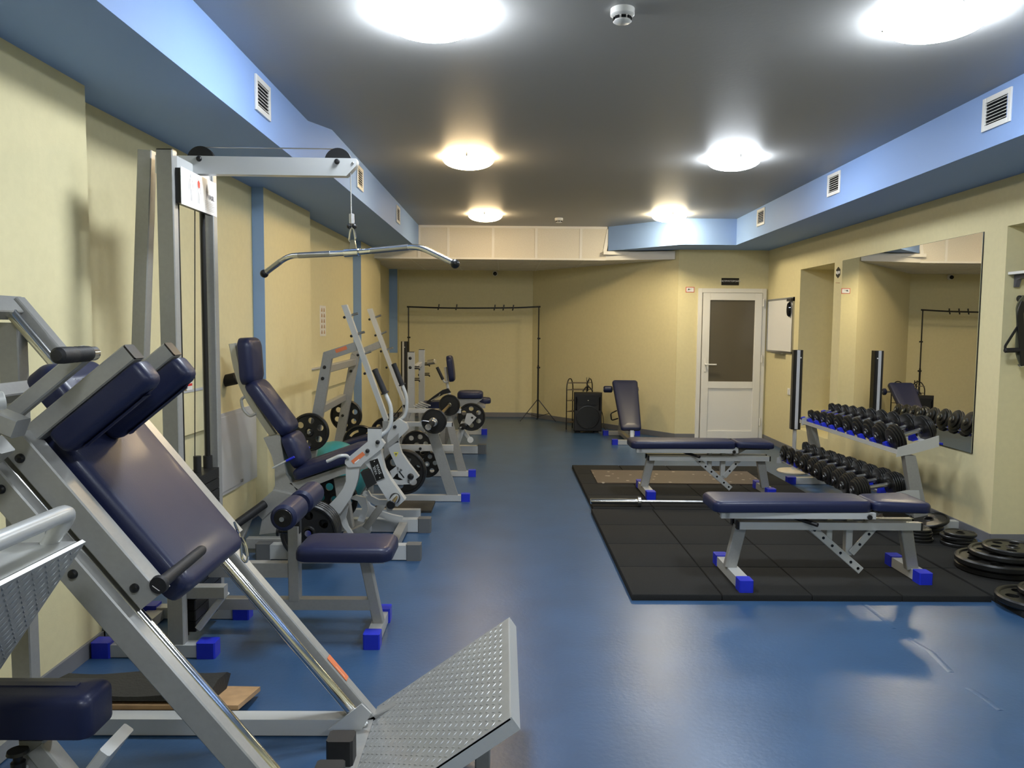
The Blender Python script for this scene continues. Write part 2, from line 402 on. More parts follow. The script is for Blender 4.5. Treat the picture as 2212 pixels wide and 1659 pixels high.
# ventilation grilles
def vent(yc, zc, X, sgn, label, grp, wd=.255, hg=.185, n=7):
    t = Thing('ventilation_grille', label, 'vent', (X, yc, zc-hg/2), grp)
    def q(dy, dz, dx=0): return V((X+sgn*dx, yc+dy, zc+dz))
    b = MB(); f = .028
    for a, c in (((-wd/2, -hg/2), (-wd/2+f, hg/2)), ((wd/2-f, -hg/2), (wd/2, hg/2)), ((-wd/2+f, -hg/2), (wd/2-f, -hg/2+f)), ((-wd/2+f, hg/2-f), (wd/2-f, hg/2))):
        b.box2(q(a[0], a[1], 0), q(c[0], c[1], .012), .002)
    t.part('grille_frame', b, 'pvc_white')
    b = MB(); b.box2(q(-wd/2+f-.003, -hg/2+f-.003, .0), q(wd/2-f+.003, hg/2-f+.003, .002), 0); t.part('grille_opening', b, 'lens_black')
    b = MB()
    for i in range(n):
        z = -hg/2+f+(i+.6)*(hg-2*f)/n
        b.prism([q(-wd/2+f, z, .010), q(-wd/2+f, z-.0035, .010), q(-wd/2+f, z+.001, .0022), q(-wd/2+f, z+.003, .0022)], (0, wd-2*f, 0))
    t.part('louvre', b, 'pvc_white')
for y, z, lb in ((4.305, 2.73, 'white ventilation grille on the left blue soffit, nearest the viewer'), (6.50, 2.718, 'white grille on the left blue soffit behind the pulldown arm'), (8.66, 2.728, 'white grille on the left blue soffit, farthest from the viewer')):
    vent(y, z, -1.33 if y < 5 else (-1.211 if y < 7 else -1.192), 1, lb, 'grilles on the left soffit')
for y, z, lb in ((4.395, 2.738, 'white ventilation grille on the right blue soffit, nearest the viewer'), (6.67, 2.745, 'white grille on the right blue soffit, middle one of three'), (8.70, 2.75, 'white grille on the right blue soffit, farthest one by the bright lamp')):
    vent(y, z, soffx(y), -1, lb, 'grilles on the right soffit')
# ================================================================== RIGHT SIDE AND BACK OF THE ROOM
# mirror on the right wall
b = MB(); b.prism([rw(5.545, .605, -.006), rw(7.94, .605, -.006), rw(7.94, 2.206, -.006), rw(5.545, 2.206, -.006)], (-.004, 0, 0))
mir = Thing('wall_mirror', 'large frameless mirror on the right wall above the dumbbell rack', 'mirror', rw(6.74, .605))
mir.part('mirror_glass', b, 'mirror')
b = MB(); b.prism([rw(5.541, .602, 0), rw(7.944, .602, 0), rw(7.944, 2.209, 0), rw(5.541, 2.209, 0)], (-.0055, 0, 0)); mir.part('mirror_backing', b, 'black_plastic')
# rubber floor tiles
TZ = .035
def tile(x, y, sx, sy, first=[None]):
    key = (round(sx, 3), round(sy, 3)); first[0] = first[0] or {}
    lab = 'square black rubber floor tile in the mat under the weight benches'
    if key not in first[0]:
        b = MB(); g = .004; r = .006; hx, hy = sx/2-g/2, sy/2-g/2
        b.loops([[(u*hx2, v*hy2, z) for u, v in ((-1, -1), (1, -1), (1, 1), (-1, 1))] for hx2, hy2, z in ((hx, hy, 0), (hx, hy, TZ-r), (hx-r*.4, hy-r*.4, TZ-r*.3), (hx-r, hy-r, TZ))])
        o = single('rubber_floor_tile', b, 'rubber_tile', lab, 'floor tile', 'rubber floor tiles', loc=V((0, 0, 0))); first[0][key] = o
    else: o = dup(first[0][key])
    o.location = (x, y, 0)
for i in range(4):
    for j in range(4): tile(.965+.5*i, 4.38+.5*j, .5, .5)
for i in range(4):
    for j in range(4): tile(.985+.5*i, 6.40+.49*j, .5, .49)
for j in range(6): tile(2.98, 3.38+.5*j, .5, .5)
# exercise mat with pale specks
def speck():
    m = mat('speck_brown', (.095, .07, .05), .5); nt = m.node_tree; bs = nt.nodes['Principled BSDF']
    tc = nt.nodes.new('ShaderNodeTexCoord'); vo = nt.nodes.new('ShaderNodeTexVoronoi'); vo.inputs['Scale'].default_value = 9
    r = nt.nodes.new('ShaderNodeValToRGB'); r.color_ramp.elements[0].position = .13; r.color_ramp.elements[1].position = .16
    r.color_ramp.elements[0].color = (.40, .34, .27, 1); r.color_ramp.elements[1].color = (.095, .07, .05, 1)
    nt.links.new(tc.outputs['Object'], vo.inputs['Vector']); nt.links.new(vo.outputs['Distance'], r.inputs['Fac']); nt.links.new(r.outputs['Color'], bs.inputs['Base Color'])
speck()
b = MB(); b.prism([(.90, 7.79, TZ), (.89, 7.14, TZ), (2.47, 7.12, TZ), (2.50, 7.76, TZ)], (0, 0, .009))
single('exercise_mat', b, 'speck_brown', 'thin brown exercise mat with pale specks on the far rubber tiles', 'mat')
# ---------------------------------------------------------- adjustable benches
def cap(t, c, sx, sy, sz, m='cap_blue', par=None, name='end_cap'):
    b = MB(); b.box(c, sx, sy, sz, .006)
    return t.part(name, b, m, par)
def bench(label):
    Z0 = TZ
    t = Thing('adjustable_bench', label, 'bench', (1.85, 4.45, Z0), 'adjustable weight benches')
    YC = 4.44
    for fx, y0, y1, in ((1.36, 4.165, 4.72), (2.445, 4.31, 4.72)):
        b = MB(); b.box2((fx-.035, y0+.03, Z0+.004), (fx+.035, y1-.03, Z0+.062), .004); f = t.part('foot_bar', b, 'frame_light')
        cap(t, (fx, y0+.04, Z0+.034), .078, .085, .068, par=f); cap(t, (fx, y1-.04, Z0+.034), .078, .085, .068, par=f)
    b = MB(); b.beam((1.345, YC, Z0+.06), (1.40, YC, .345), .07, .045, up=(0, 1, 0)); t.part('leg', b, 'frame_grey')
    b = MB(); b.beam((2.425, YC, Z0+.06), (2.375, YC, .345), .07, .045, up=(0, 1, 0)); t.part('leg', b, 'frame_grey')
    for dy in (-.05, .05):
        b = MB(); b.box2((1.375, YC+dy-.02, .338), (2.435, YC+dy+.02, .382), .003); r = t.part('side_rail', b, 'frame_light')
        cap(t, (1.368, YC+dy, .36), .014, .040, .044, 'black_plastic', r, 'plug'); cap(t, (2.44, YC+dy, .36), .012, .040, .044, 'black_plastic', r, 'plug')
    b = MB(); b.box2((1.25, YC-.13, .418), (2.14, YC-.095, .452), .003); b.box2((1.25, YC+.095, .418), (2.14, YC+.13, .452), .003); b.box2((1.27, YC-.13, .42), (1.30, YC+.13, .45), .003); b.box2((2.09, YC-.13, .42), (2.12, YC+.13, .45), .003)
    bf = t.part('backrest_frame', b, 'frame_light')
    b = MB(); b.pad((1.665, YC, .452), (1, 0, 0), (0, 1, 0), .925, .30, .066, rc=.05, re=.024, L2=.25); t.part('backrest_pad', b, 'vinyl_navy')
    b = MB(); b.pad((2.29, YC, .458), (1, 0, 0), (0, 1, 0), .32, .25, .058, rc=.045, re=.022, L2=.33); t.part('seat_pad', b, 'vinyl_navy')
    b = MB(); b.beam((2.17, YC, .452), (2.42, YC, .452), .20, .014, up=(0, 0, 1), r=.002); t.part('seat_plate', b, 'black_plastic')
    b = MB(); b.beam((2.13, YC, .385), (2.24, YC, .452), .035, .035, up=(0, 1, 0)); t.part('seat_strut', b, 'frame_grey')
    # ratchet bars with holes
    b = MB(); b.beam((1.795, YC-.028, .360), (2.115, YC-.028, .078), .012, .045, up=(0, 1, 0)); b = MB()
    p, q = V((1.795, YC-.03, .355)), V((2.11, YC-.03, .085)); b.beam(p, q, .045, .012, up=(0, 1, 0)); rb = t.part('ratchet_bar', b, 'frame_light')
    for k in (.10, .27, .44, .60, .80, .94):
        c = p.lerp(q, k); b = MB(); b.cyl(c+V((0, -.0075, 0)), c+V((0, .0075, 0)), .0085, n=14); t.part('hole', b, 'lens_black', rb)
    b = MB(); b.box2((1.905, YC-.02, .235), (1.94, YC+.02, .42), .003); t.part('upright', b, 'frame_light')
    b = MB(); b.box2((2.02, YC-.022, .175), (2.06, YC+.022, .42), .003); t.part('upright', b, 'frame_light')
    p, q = V((2.05, YC-.03, .19)), V((2.18, YC-.03, .345)); b = MB(); b.beam(p, q, .04, .012, up=(0, 1, 0)); rb = t.part('ratchet_bar', b, 'frame_light')
    for k in (.35, .75):
        c = p.lerp(q, k); b = MB(); b.cyl(c+V((0, -.0075, 0)), c+V((0, .0075, 0)), .0085, n=14); t.part('hole', b, 'lens_black', rb)
    b = MB(); b.tube([(1.68, YC-.02, .41), (1.76, YC-.09, .392), (1.80, YC-.14, .385)], .012, .02); t.part('release_lever', b, 'black_plastic')
    b = MB(); b.cyl((2.10, YC-.14, .430), (2.10, YC+.14, .430), .014); t.part('pivot_bolt', b, 'black_plastic')
    return t
B1 = bench('navy adjustable bench at the front of the rubber tiles, nearest the viewer')
dup(B1.o, loc=B1.o.location+V((-.09, 2.30, 0)), label='navy adjustable bench farther back, between the near bench and the door')
# ---------------------------------------------------------- barbells
def barbell_parts(t, p, q, slv=.40, r=.0135, rs=.0245):
    p, q = V(p), V(q); d = (q-p).normalized()
    b = MB(); b.cyl(p+d*slv, q-d*slv, r, n=16); t.part('bar_shaft', b, 'steel')
    for a, s in ((p, 1), (q, -1)):
        b = MB(); b.cyl(a, a+d*s*(slv-.012), rs, n=20, bev=.003); t.part('sleeve', b, 'chrome')
        b = MB(); b.cyl(a+d*s*(slv-.014), a+d*s*(slv+.014), rs*1.7, n=24, bev=.003); t.part('collar', b, 'steel')
t = Thing('barbell', 'bare chrome barbell lying on the rubber tiles between the two benches', 'barbell', (1.82, 6.26, TZ))
barbell_parts(t, (.72, 6.22, TZ+.042), (2.66, 6.20, TZ+.042))
# ---------------------------------------------------------- dumbbell rack
RY0, RY1 = 5.55, 7.40
t = Thing('dumbbell_rack', 'two-tier grey steel dumbbell rack standing against the mirror wall', 'rack', (3.0, 6.45, 0)); rack = t
for y in (5.56, 7.36):
    z0 = TZ if y < 6.3 else 0
    b = MB(); b.box2((2.83, y-.03, z0+.004), (3.36, y+.03, z0+.064), .004); f = t.part('foot_bar', b, 'frame_light')
    cap(t, (2.80, y, z0+.035), .085, .07, .07, par=f)
    b = MB(); b.prism([(2.935, y-.03, .585), (3.015, y-.03, .585), (3.14, y-.03, z0+.06), (3.03, y-.03, z0+.06)], (0, .06, 0)); t.part('post', b, 'frame_grey')
    b = MB(); b.prism([(2.87, y-.035, .575), (2.878, y-.035, .645), (3.175, y-.035, .735), (3.18, y-.035, .655), (2.99, y-.035, .60)], (0, .006, 0)); t.part('end_plate', b, 'frame_light')
    b = MB(); b.prism([(2.645, y-.032, .205), (2.65, y-.032, .262), (2.96, y-.032, .33), (3.05, y-.032, .33), (3.07, y-.032, .215)], (0, .005, 0)); t.part('end_plate', b, 'frame_light')
def tray(xf, zf, xb, zb, name):
    b = MB(); u = V((xb-xf, 0, zb-zf)).normalized(); n = V((-u.z, 0, u.x))
    for (x, z) in ((xf, zf), (xb, zb)):
        pass
    for k0, k1 in ((0, .055), (1, -.055)):
        a = V((xf, 0, zf)).lerp(V((xb, 0, zb)), k0); c = a+u*k1
        b.prism([V((a.x, RY0-.01, a.z)), V((c.x, RY0-.01, c.z)), V((c.x, RY0-.01, c.z))+n*.004, V((a.x, RY0-.01, a.z))+n*.004], (0, RY1-RY0+.02, 0))
    a = V((xf, 0, zf)); lh = .035 if zf > .4 else .006; b.prism([V((a.x, RY0-.01, a.z)), V((a.x+.004, RY0-.01, a.z)), V((a.x+.004, RY0-.01, a.z+lh)), V((a.x, RY0-.01, a.z+lh))], (0, RY1-RY0+.02, 0))
    return t.part(name, b, 'frame_light'), u, n
UF, UB = V((2.885, 0, .592)), V((3.165, 0, .687))
LF_, LB_ = V((2.690, 0, .222)), V((2.955, 0, .267))
ut, uu, un = tray(UF.x, UF.z, UB.x, UB.z, 'shelf'); lt, lu, ln = tray(LF_.x, LF_.z, LB_.x, LB_.z, 'shelf')
for A, u_, n_, par in ((UF, uu, un, ut), (LF_, lu, ln, lt)):
    for k in range(10):
        y = 7.28+.075-.145*k-.00425*k*(k-1) if A is UF else 7.27+.09-.179*k
        for off in ((.03, .235) if A is UF else (.03, .20)):
            c = A+u_*off+n_*.004; b = MB(); zz = n_*.052
            b.loops([[V((c.x, y, c.z))+u_*a*w1+V((0, bb*w2, 0)) for a, bb in ((-1, -1), (1, -1), (1, 1), (-1, 1))] for w1, w2 in ((.022, .034),)] +
                    [[V((c.x, y, c.z))+zz+u_*a*.016+V((0, bb*.018, 0)) for a, bb in ((-1, -1), (1, -1), (1, 1), (-1, 1))]])
            t.part('saddle', b, 'cap_blue', par, 'blue plastic dumbbell saddle')
def dumbbell(label, grp, R, n, tw, loc, u_):
    """axis along local X"""
    t = Thing('dumbbell', label, 'dumbbell', (0, 0, 0), grp)
    hl = .072
    b = MB(); b.cyl((-hl-.01, 0, 0), (hl+.01, 0, 0), .0155, n=16); t.part('handle', b, 'steel')
    for s in (-1, 1):
        prof = [(0, .018), (.001, .034), (.016, .034)]; x = .016
        for k in range(n):
            rr = R*(1-.10*max(0, k-(n-3))) if n > 3 else R*(1-.14*k*(k > 1))
            prof += [(x, rr-.010), (x+.002, rr-.001), (x+.005, rr), (x+tw-.006, rr), (x+tw-.002, rr-.004), (x+tw-.0005, rr-.012)]; x += tw
        prof += [(x, .032), (x+.010, .030), (x+.013, .020), (x+.013, .001)]
        b = MB(); b.lathe((s*hl, 0, 0), (s, 0, 0), prof, 32); t.part('plate_stack', b, 'iron_black')
        b = MB(); b.lathe((s*(hl+x+.012), 0, 0), (s, 0, 0), [(0, .013), (.006, .013), (.007, .001)], 6); t.part('bolt', b, 'steel')
    t.o.location = loc; t.o.rotation_euler = (0, -math.atan2(u_.z, u_.x), 0)
    return t
ords = ['tenth', 'ninth', 'eighth', 'seventh', 'sixth', 'fifth', 'fourth', 'third', 'second', 'nearest']
for k in range(10):
    y = 7.28-.145*k-.00425*k*(k-1)
    R = .068+.0040*k; n = 2+(k > 2)+(k > 7); tw = .017
    c = (UF+UB)/2
    h = max(R+.006, .052+.010)
    p = V((c.x+.05, y, c.z))+un*(R-.004)
    d_ = 'smallest thin-plated' if k == 0 else ('widest thin-plated' if k == 9 else 'thin-plated')
    dumbbell('%s black dumbbell on the upper shelf, %s %s' % (d_, ords[k], 'the viewer' if k == 9 else 'from the near end') if k != 9 else 'largest black dumbbell at the near end of the upper rack shelf', 'dumbbells on the upper shelf', R, n, tw, p, uu)
    R = .083+.0007*k; n = 3+int(k*.4); tw = .0165
    c = (LF_+LB_)/2-V((.035, 0, .006))
    y = 7.27-.179*k; p = V((c.x+.035, y, c.z))+ln*(R+.006)
    lb = 'thickest black dumbbell with stacked plates, at the near end of the lower shelf' if k == 9 else ('thinnest black dumbbell on the lower shelf, at its far end' if k == 0 else 'black stacked-plate dumbbell on the lower shelf, %s from the near end' % ords[k])
    dumbbell(lb, 'dumbbells on the lower shelf', R, n, tw, p, lu)
# ---------------------------------------------------------- weight plates
def wplate_mesh(R, th, holes=6, hr=None, bore=.026, style='hole'):
    """plate in local XY, z 0..th, centre on the axis"""
    hr = hr or R*.17
    b = MB()
    sp = [circ(R*.90, 48), circ(bore, 24, rev=True)]
    if style == 'hole':
        for k in range(holes):
            a = 2*PI*k/holes+.3; sp.append(circ(hr, 18, R*.60*math.cos(a), R*.60*math.sin(a), rev=True))
    elif style == 'slot':
        for k in range(holes):
            a0 = 2*PI*k/holes+.2; da = PI/holes*1.1
            arc = [(R*.74*math.cos(a0+da*i/6), R*.74*math.sin(a0+da*i/6)) for i in range(7)]+[(R*.60*math.cos(a0+da*i/6), R*.60*math.sin(a0+da*i/6)) for i in range(6, -1, -1)]
            sp.append(arc[::-1])
    me = curve_mesh(sp, th*.5); add_mesh(b, me, Matrix.Translation((0, 0, th/2))); bpy.data.meshes.remove(me)
    r = th*.22
    b.loops([[((rr)*math.cos(2*PI*i/48), rr*math.sin(2*PI*i/48), z) for i in range(48)] for rr, z in ((R*.86, th*.22), (R*.885, .001), (R*.93, 0), (R-r, 0), (R, r), (R, th-r), (R-r, th), (R*.93, th), (R*.885, th-.001), (R*.86, th*.78))], cap=False)
    b.loops([[(rr*math.cos(2*PI*i/28), rr*math.sin(2*PI*i/28), z) for i in range(28)] for rr, z in ((R*.24, th*.25), (R*.21, .001), (bore+.004, 0), (bore, .003), (bore, th-.003), (bore+.004, th), (R*.21, th-.001), (R*.24, th*.75))], cap=False)
    return b
def wplate(label, R, th, o, n, grp=None, name='weight_plate', cat='weight plate', spin=0, cache={}, **kw):
    key = (R, th, tuple(sorted(kw.items())))
    if key not in cache:
        mb = wplate_mesh(R, th, **kw); ob = mkobj(name, mb, 'iron_black'); cache[key] = ob.data; bpy.data.objects.remove(ob)
    ob = bpy.data.objects.new(name, cache[key]); C.objects.link(ob)
    x, y, z = fr(n); mm = mtx(o, x, y, z) @ Matrix.Rotation(spin, 4, 'Z'); ob.matrix_world = mm
    ob['label'] = label; ob['category'] = cat
    if group_ok(grp): ob['group'] = grp
    return ob
def group_ok(g): return bool(g)
def stack(x, y, items, where, grp):
    """flat stack; items: (R, th, dx, dy, word)"""
    z = TZ
    for i, (R, th, dx, dy, wd) in enumerate(items):
        wplate('%s black weight plate, %s' % (wd, where), R, th, (x+dx, y+dy, z), (0, 0, 1), grp, spin=random.random()*6, **({'holes': 0} if R < .14 else {'holes': 6})); z += th+.0005
    return z
stack(2.915, 5.27, [(.098, .022, 0, .0, 'bottom'), (.095, .022, -.006, .004, 'second'), (.088, .020, .004, 0, 'third'), (.085, .020, .0, .003, 'top')], 'small stack of four by the wall behind the near bench', 'plates in the small left stack')
stack(3.13, 5.15, [(.112, .024, 0, 0, 'bottom'), (.105, .022, .01, 0, 'second'), (.105, .022, -.01, .006, 'third'), (.10, .020, .01, 0, 'top')], 'stack of four at the niche corner by the wall', 'plates in the small right stack')
z1 = stack(3.09, 5.50, [(.12, .025, 0, 0, 'bottom'), (.118, .025, .006, 0, 'middle')], 'low pile hard against the wall beside the rack', 'plates in the wall pile')
wplate('tilted black weight plate leaning on the pile against the wall beside the rack', .135, .026, (3.10, 5.47, z1+.028), (-.22, -.1, 1), spin=1, holes=0)
z2 = stack(2.72, 5.62, [(.13, .028, 0, 0, 'bottom'), (.13, .028, .008, 0, 'second'), (.125, .028, -.004, 0, 'third')], 'dark stack under the rack behind the seat of the near bench', 'plates under the rack')
b = MB(); b.lathe((2.72, 5.62, z2+.0005), (0, 0, 1), [(0, .10), (.004, .104), (.03, .104), (.036, .098), (.036, .001)], 32); single('balance_disc', b, 'brown_plank', 'brown round disc lying on the plate stack under the rack', 'disc')
stack(3.035, 4.60, [(.225, .042, 0, 0, 'bottom large'), (.225, .042, -.012, -.02, 'second large'), (.19, .036, .05, .01, 'third'), (.165, .03, .10, .0, 'top')], 'big stack of four beside the near niche', 'plates in the large stack')
stack(2.89, 4.02, [(.20, .040, 0, 0, 'bottom'), (.15, .030, .08, .02, 'top')], 'low pair at the right edge nearest the viewer', 'plates in the near pair')
# ---------------------------------------------------------- column devices on stands
def column(x, y, label, rot):
    t = Thing('column_lamp', label, 'column lamp', (0, 0, 0), 'tall column devices')
    b = MB(); b.lathe((0, 0, 0), (0, 0, 1), [(0, .165), (.012, .168), (.02, .16), (.024, .05), (.03, .03)], 36); t.part('round_base', b, 'beige')
    b = MB(); b.cyl((0, 0, .02), (0, 0, .5), .021); t.part('pole', b, 'frame_light')
    b = MB(); b.box2((-.048, -.045, .455), (.048, .045, 1.285), .012); body = t.part('column_body', b, 'black_plastic')
    b = MB(); b.box2((-.016, -.048, .46), (.016, -.044, 1.284), .001); t.part('light_strip', b, 'panel_grey', body, 'pale grey strip')
    b = MB(); b.box2((.018, -.047, 1.2), (.03, -.044, 1.212), .001); t.part('sticker', b, 'paper_white', body)
    t.o.location = (x, y, 0); t.o.rotation_euler = (0, 0, rot)
    return t
column(3.06, 7.98, 'tall black column with a pale strip on a round base beside the dumbbell rack', -.1)
column(-1.38, 10.75, 'tall black column with a pale strip in the far left corner behind the machines', -.5)
# ---------------------------------------------------------- whiteboard, signs, switches
def wq(y, z, off=0): return rw(y, z, -off)
t = Thing('whiteboard', 'white marker board with grey frame on the right wall by the office door', 'whiteboard', rw(9.83, 1.21))
b = MB(); b.prism([wq(9.31, 1.215), wq(10.25, 1.215), wq(10.25, 1.88), wq(9.31, 1.88)], (-.012, 0, 0)); t.part('board', b, 'paper_white')
b = MB()
for a, c in (((9.30, 1.205), (9.325, 1.89)), ((10.235, 1.205), (10.26, 1.89)), ((9.30, 1.205), (10.26, 1.225)), ((9.30, 1.87), (10.26, 1.89))):
    b.prism([wq(a[0], a[1]), wq(c[0], a[1]), wq(c[0], c[1]), wq(a[0], c[1])], (-.02, 0, 0))
t.part('board_frame', b, 'steel')
b = MB(); b.prism([wq(9.55, 1.19), wq(9.95, 1.19), wq(9.95, 1.198), wq(9.55, 1.198)], (-.06, 0, 0)); t.part('pen_tray', b, 'steel')
b = MB(); b.prism([wq(9.30, 1.84), wq(9.46, 1.84), wq(9.46, 1.875), wq(9.30, 1.875)], (-.045, 0, 0)); t.part('magnet_clip', b, 'black_plastic')
b = MB(); b.lathe(wq(9.40, 1.74, .02), (-1, 0, 0), [(0, .001), (.0, .05), (.01, .055), (.03, .045), (.032, .001)], 24)
for v in b.b.verts: v.co.z = 1.74+(v.co.z-1.74)*1.7; v.co.y = 9.40+(v.co.y-9.40)*.85
single('board_eraser', b, 'lens_black', 'dark oval eraser stuck at the upper right of the whiteboard', 'eraser')
t = Thing('door_sign', 'black name plate with white letters above the office door', 'sign', (3.05, DY, 2.09))
b = MB(); b.box2((2.90, DY-.006, 2.08), (3.135, DY, 2.175), .001); t.part('sign_plate', b, 'label_black')
t.part('sign_text', text_mb('ІНСТРУКТОРСЬКА', .030, (3.017, DY-.008, 2.133), (1, 0, 0), (0, 0, 1), .002), 'paper_white')
t = Thing('wall_notice', 'small notice with a red border on the wall left of the office door', 'sign', (2.48, DY, 1.98))
b = MB(); b.box2((2.425, DY-.003, 1.98), (2.54, DY, 2.05), .0005); t.part('notice_border', b, 'red_mark')
b = MB(); b.box2((2.432, DY-.005, 1.987), (2.533, DY-.002, 2.043), .0005); t.part('notice_card', b, 'paper_white')
b = MB(); b.ball((2.465, DY-.005, 2.02), .012, sq=.8); b.beam((2.445, DY-.005, 2.005), (2.50, DY-.005, 2.025), .004, .004); t.part('notice_picture', b, 'ink_grey')
def hexlogo():
    c = wq(8.06, 2.095, .001); t = Thing('wall_emblem', 'black and white hexagon emblem with a line of text on the pier beside the mirror', 'emblem', c)
    dy = V((wallx(8.2)-wallx(8.0), .2, 0)).normalized(); n = V((-1, 0, 0))
    def h(r, z0, a0=0, a1=6, off=0):
        return [c+dy*(r*math.cos(PI/6+k*PI/3))+V((0, 0, r*math.sin(PI/6+k*PI/3)))+n*off for k in range(6)]
    b = MB(); b.prism(h(.060, 0), n*.002); t.part('hexagon', b, 'label_black')
    b = MB()
    b.prism([c+dy*u+V((0, 0, v))+n*.002 for u, v in ((-.046, -.012), (-.006, -.016), (-.006, .016), (-.046, .012))], n*.0015); b.prism([c+dy*u+V((0, 0, v))+n*.002 for u, v in ((.006, -.022), (.046, -.006), (.046, .018), (.006, .012))], n*.0015)
    t.part('hexagon_inner', b, 'paper_white')
    b = MB(); b.prism([c+dy*u+V((0, 0, v)) for u, v in ((-.055, -.115), (.055, -.108), (.055, -.100), (-.055, -.107))], n*.001); t.part('caption_line', b, 'wood')
hexlogo()
for (y, z, l) in ((9.385, .735, 'white rocker switch low on the right wall beside the black column'),):
    t = Thing('wall_switch', l, 'switch', wq(y, z)); b = MB(); b.prism([wq(y-.04, z-.04), wq(y+.04, z-.04), wq(y+.04, z+.04), wq(y-.04, z+.04)], (-.010, 0, 0)); t.part('switch_plate', b, 'pvc_white'); b = MB(); b.prism([wq(y-.02, z-.025, .01), wq(y+.02, z-.025, .01), wq(y+.02, z+.025, .01), wq(y-.02, z+.025, .01)], (-.006, 0, 0)); t.part('rocker', b, 'pvc_white')
# ---------------------------------------------------------- things in the near niche
NX = wallx(5.28)
t = Thing('wall_shelf', 'white shelf on a dark bracket high in the niche at the right edge', 'shelf', (NX+.25, 5.15, 1.88))
b = MB(); b.box2((NX+.015, 5.05, 1.885), (NX+.49, 5.275, 1.903), .002); t.part('shelf_board', b, 'pvc_white')
b = MB(); b.prism([(NX+.06, 5.05, 1.885), (NX+.06, 5.275, 1.885), (NX+.06, 5.275, 1.80), (NX+.06, 5.26, 1.80), (NX+.06, 5.24, 1.85)], (.03, 0, 0)); t.part('shelf_bracket', b, 'ink_grey')
b = MB(); b.cyl((NX+.10, 5.16, 1.9045), (NX+.10, 5.16, 1.96), .03, .035, bev=.004); single('small_cup', b, 'black_plastic', 'small black cup on the white shelf in the right niche', 'cup')
QY = 5.22
def q_(x, y, dy=0): return P(x, y, QY-dy)
t = Thing('suspension_trainer', 'black strap trainer with a handle hanging from a bar in the right niche', 'strap trainer', tuple(q_(2220, 760)))
b = MB(); b.cyl(q_(2199, 645), q_(2290, 645), .0215, bev=.004); t.part('hanging_bar', b, 'black_plastic')
b = MB(); b.cyl(q_(2203, 645), q_(2205, 645), .023); t.part('bar_ring', b, 'steel')
b = MB(); b.tube([q_(2216, 643, .03), q_(2202, 660, .03), q_(2204, 700, .02), q_(2200, 760, .02), q_(2212, 790, .02)], .01, .05, flat=(.05, .012), up=(0, 1, 0)); t.part('strap', b, 'olive_cloth')
b = MB(); b.tube([q_(2212, 652, .05), q_(2203, 675, .05), q_(2206, 720, .05), q_(2212, 790, .05)], .01, .05, flat=(.045, .01), up=(0, 1, 0)); t.part('strap', b, 'black_plastic')
b = MB(); b.tube([q_(2198, 706, .04), q_(2171, 748, .04), q_(2172, 756, .04)], .004, .02, flat=(.018, .005), up=(0, 1, 0)); t.part('handle_loop', b, 'black_rubber')
b = MB(); b.cyl(q_(2170, 757, .04), q_(2240, 755, .04), .0165, bev=.004); t.part('foam_handle', b, 'grip_foam')
b = MB(); b.tube([q_(2199, 787, .03), q_(2205, 793, .03), q_(2213, 788, .03)], .006, .02); t.part('buckle', b, 'chrome')
# ---------------------------------------------------------- decline bench by the slanting wall
t = Thing('sit_up_bench', 'tilted dark sit-up bench with a foot roller by the slanting wall', 'bench', (1.65, 10.2, 0))
b = MB(); b.box2((1.44, 9.76, .004), (1.85, 9.83, .06), .003); f = t.part('foot_bar', b, 'frame_light'); cap(t, (1.435, 9.795, .034), .075, .085, .068, par=f); cap(t, (1.86, 9.795, .034), .075, .085, .068, par=f)
b = MB(); b.box2((1.44, 10.62, .004), (1.86, 10.69, .06), .003); f = t.part('foot_bar', b, 'frame_light'); cap(t, (1.43, 10.655, .034), .075, .085, .068, par=f); cap(t, (1.87, 10.655, .034), .075, .085, .068, par=f)
b = MB(); b.beam((1.64, 9.79, .05), (1.63, 10.66, .05), .06, .05); t.part('base_rail', b, 'frame_grey')
b = MB(); b.beam((1.66, 9.82, .05), (1.66, 9.86, .21), .05, .05, up=(0, 1, 0)); t.part('leg', b, 'frame_light')
b = MB(); b.beam((1.63, 10.64, .05), (1.63, 10.44, .66), .05, .05, up=(0, 1, 0)); t.part('leg', b, 'frame_grey')
ax = V((0, 10.47-9.86, .745-.17)).normalized()
b = MB(); b.beam(V((1.65, 9.86, .14)), V((1.65, 10.50, .745)), .05, .05, up=(0, -1, 1)); t.part('pad_rail', b, 'frame_grey')
b = MB(); b.pad(V((1.65, 10.155, .46)), ax, (-1, 0, 0), .86, .265, .06, rc=.04, re=.025, L2=.345); t.part('bench_pad', b, 'vinyl_navy')
b = MB(); b.cyl((1.37, 10.52, .655), (1.86, 10.52, .655), .012); t.part('roller_axle', b, 'steel')
for x0, x1_ in ((1.375, 1.495), (1.80, 1.85)):
    b = MB(); b.cyl((x0, 10.52, .655), (x1_, 10.52, .655), .046, bev=.012, n=24); t.part('foot_roller', b, 'vinyl_navy')
b = MB(); b.tube([(1.53, 10.33, .38), (1.44, 10.25, .35), (1.46, 10.30, .25), (1.55, 10.3, .28)], .009, .03); t.part('hand_loop', b, 'black_plastic')
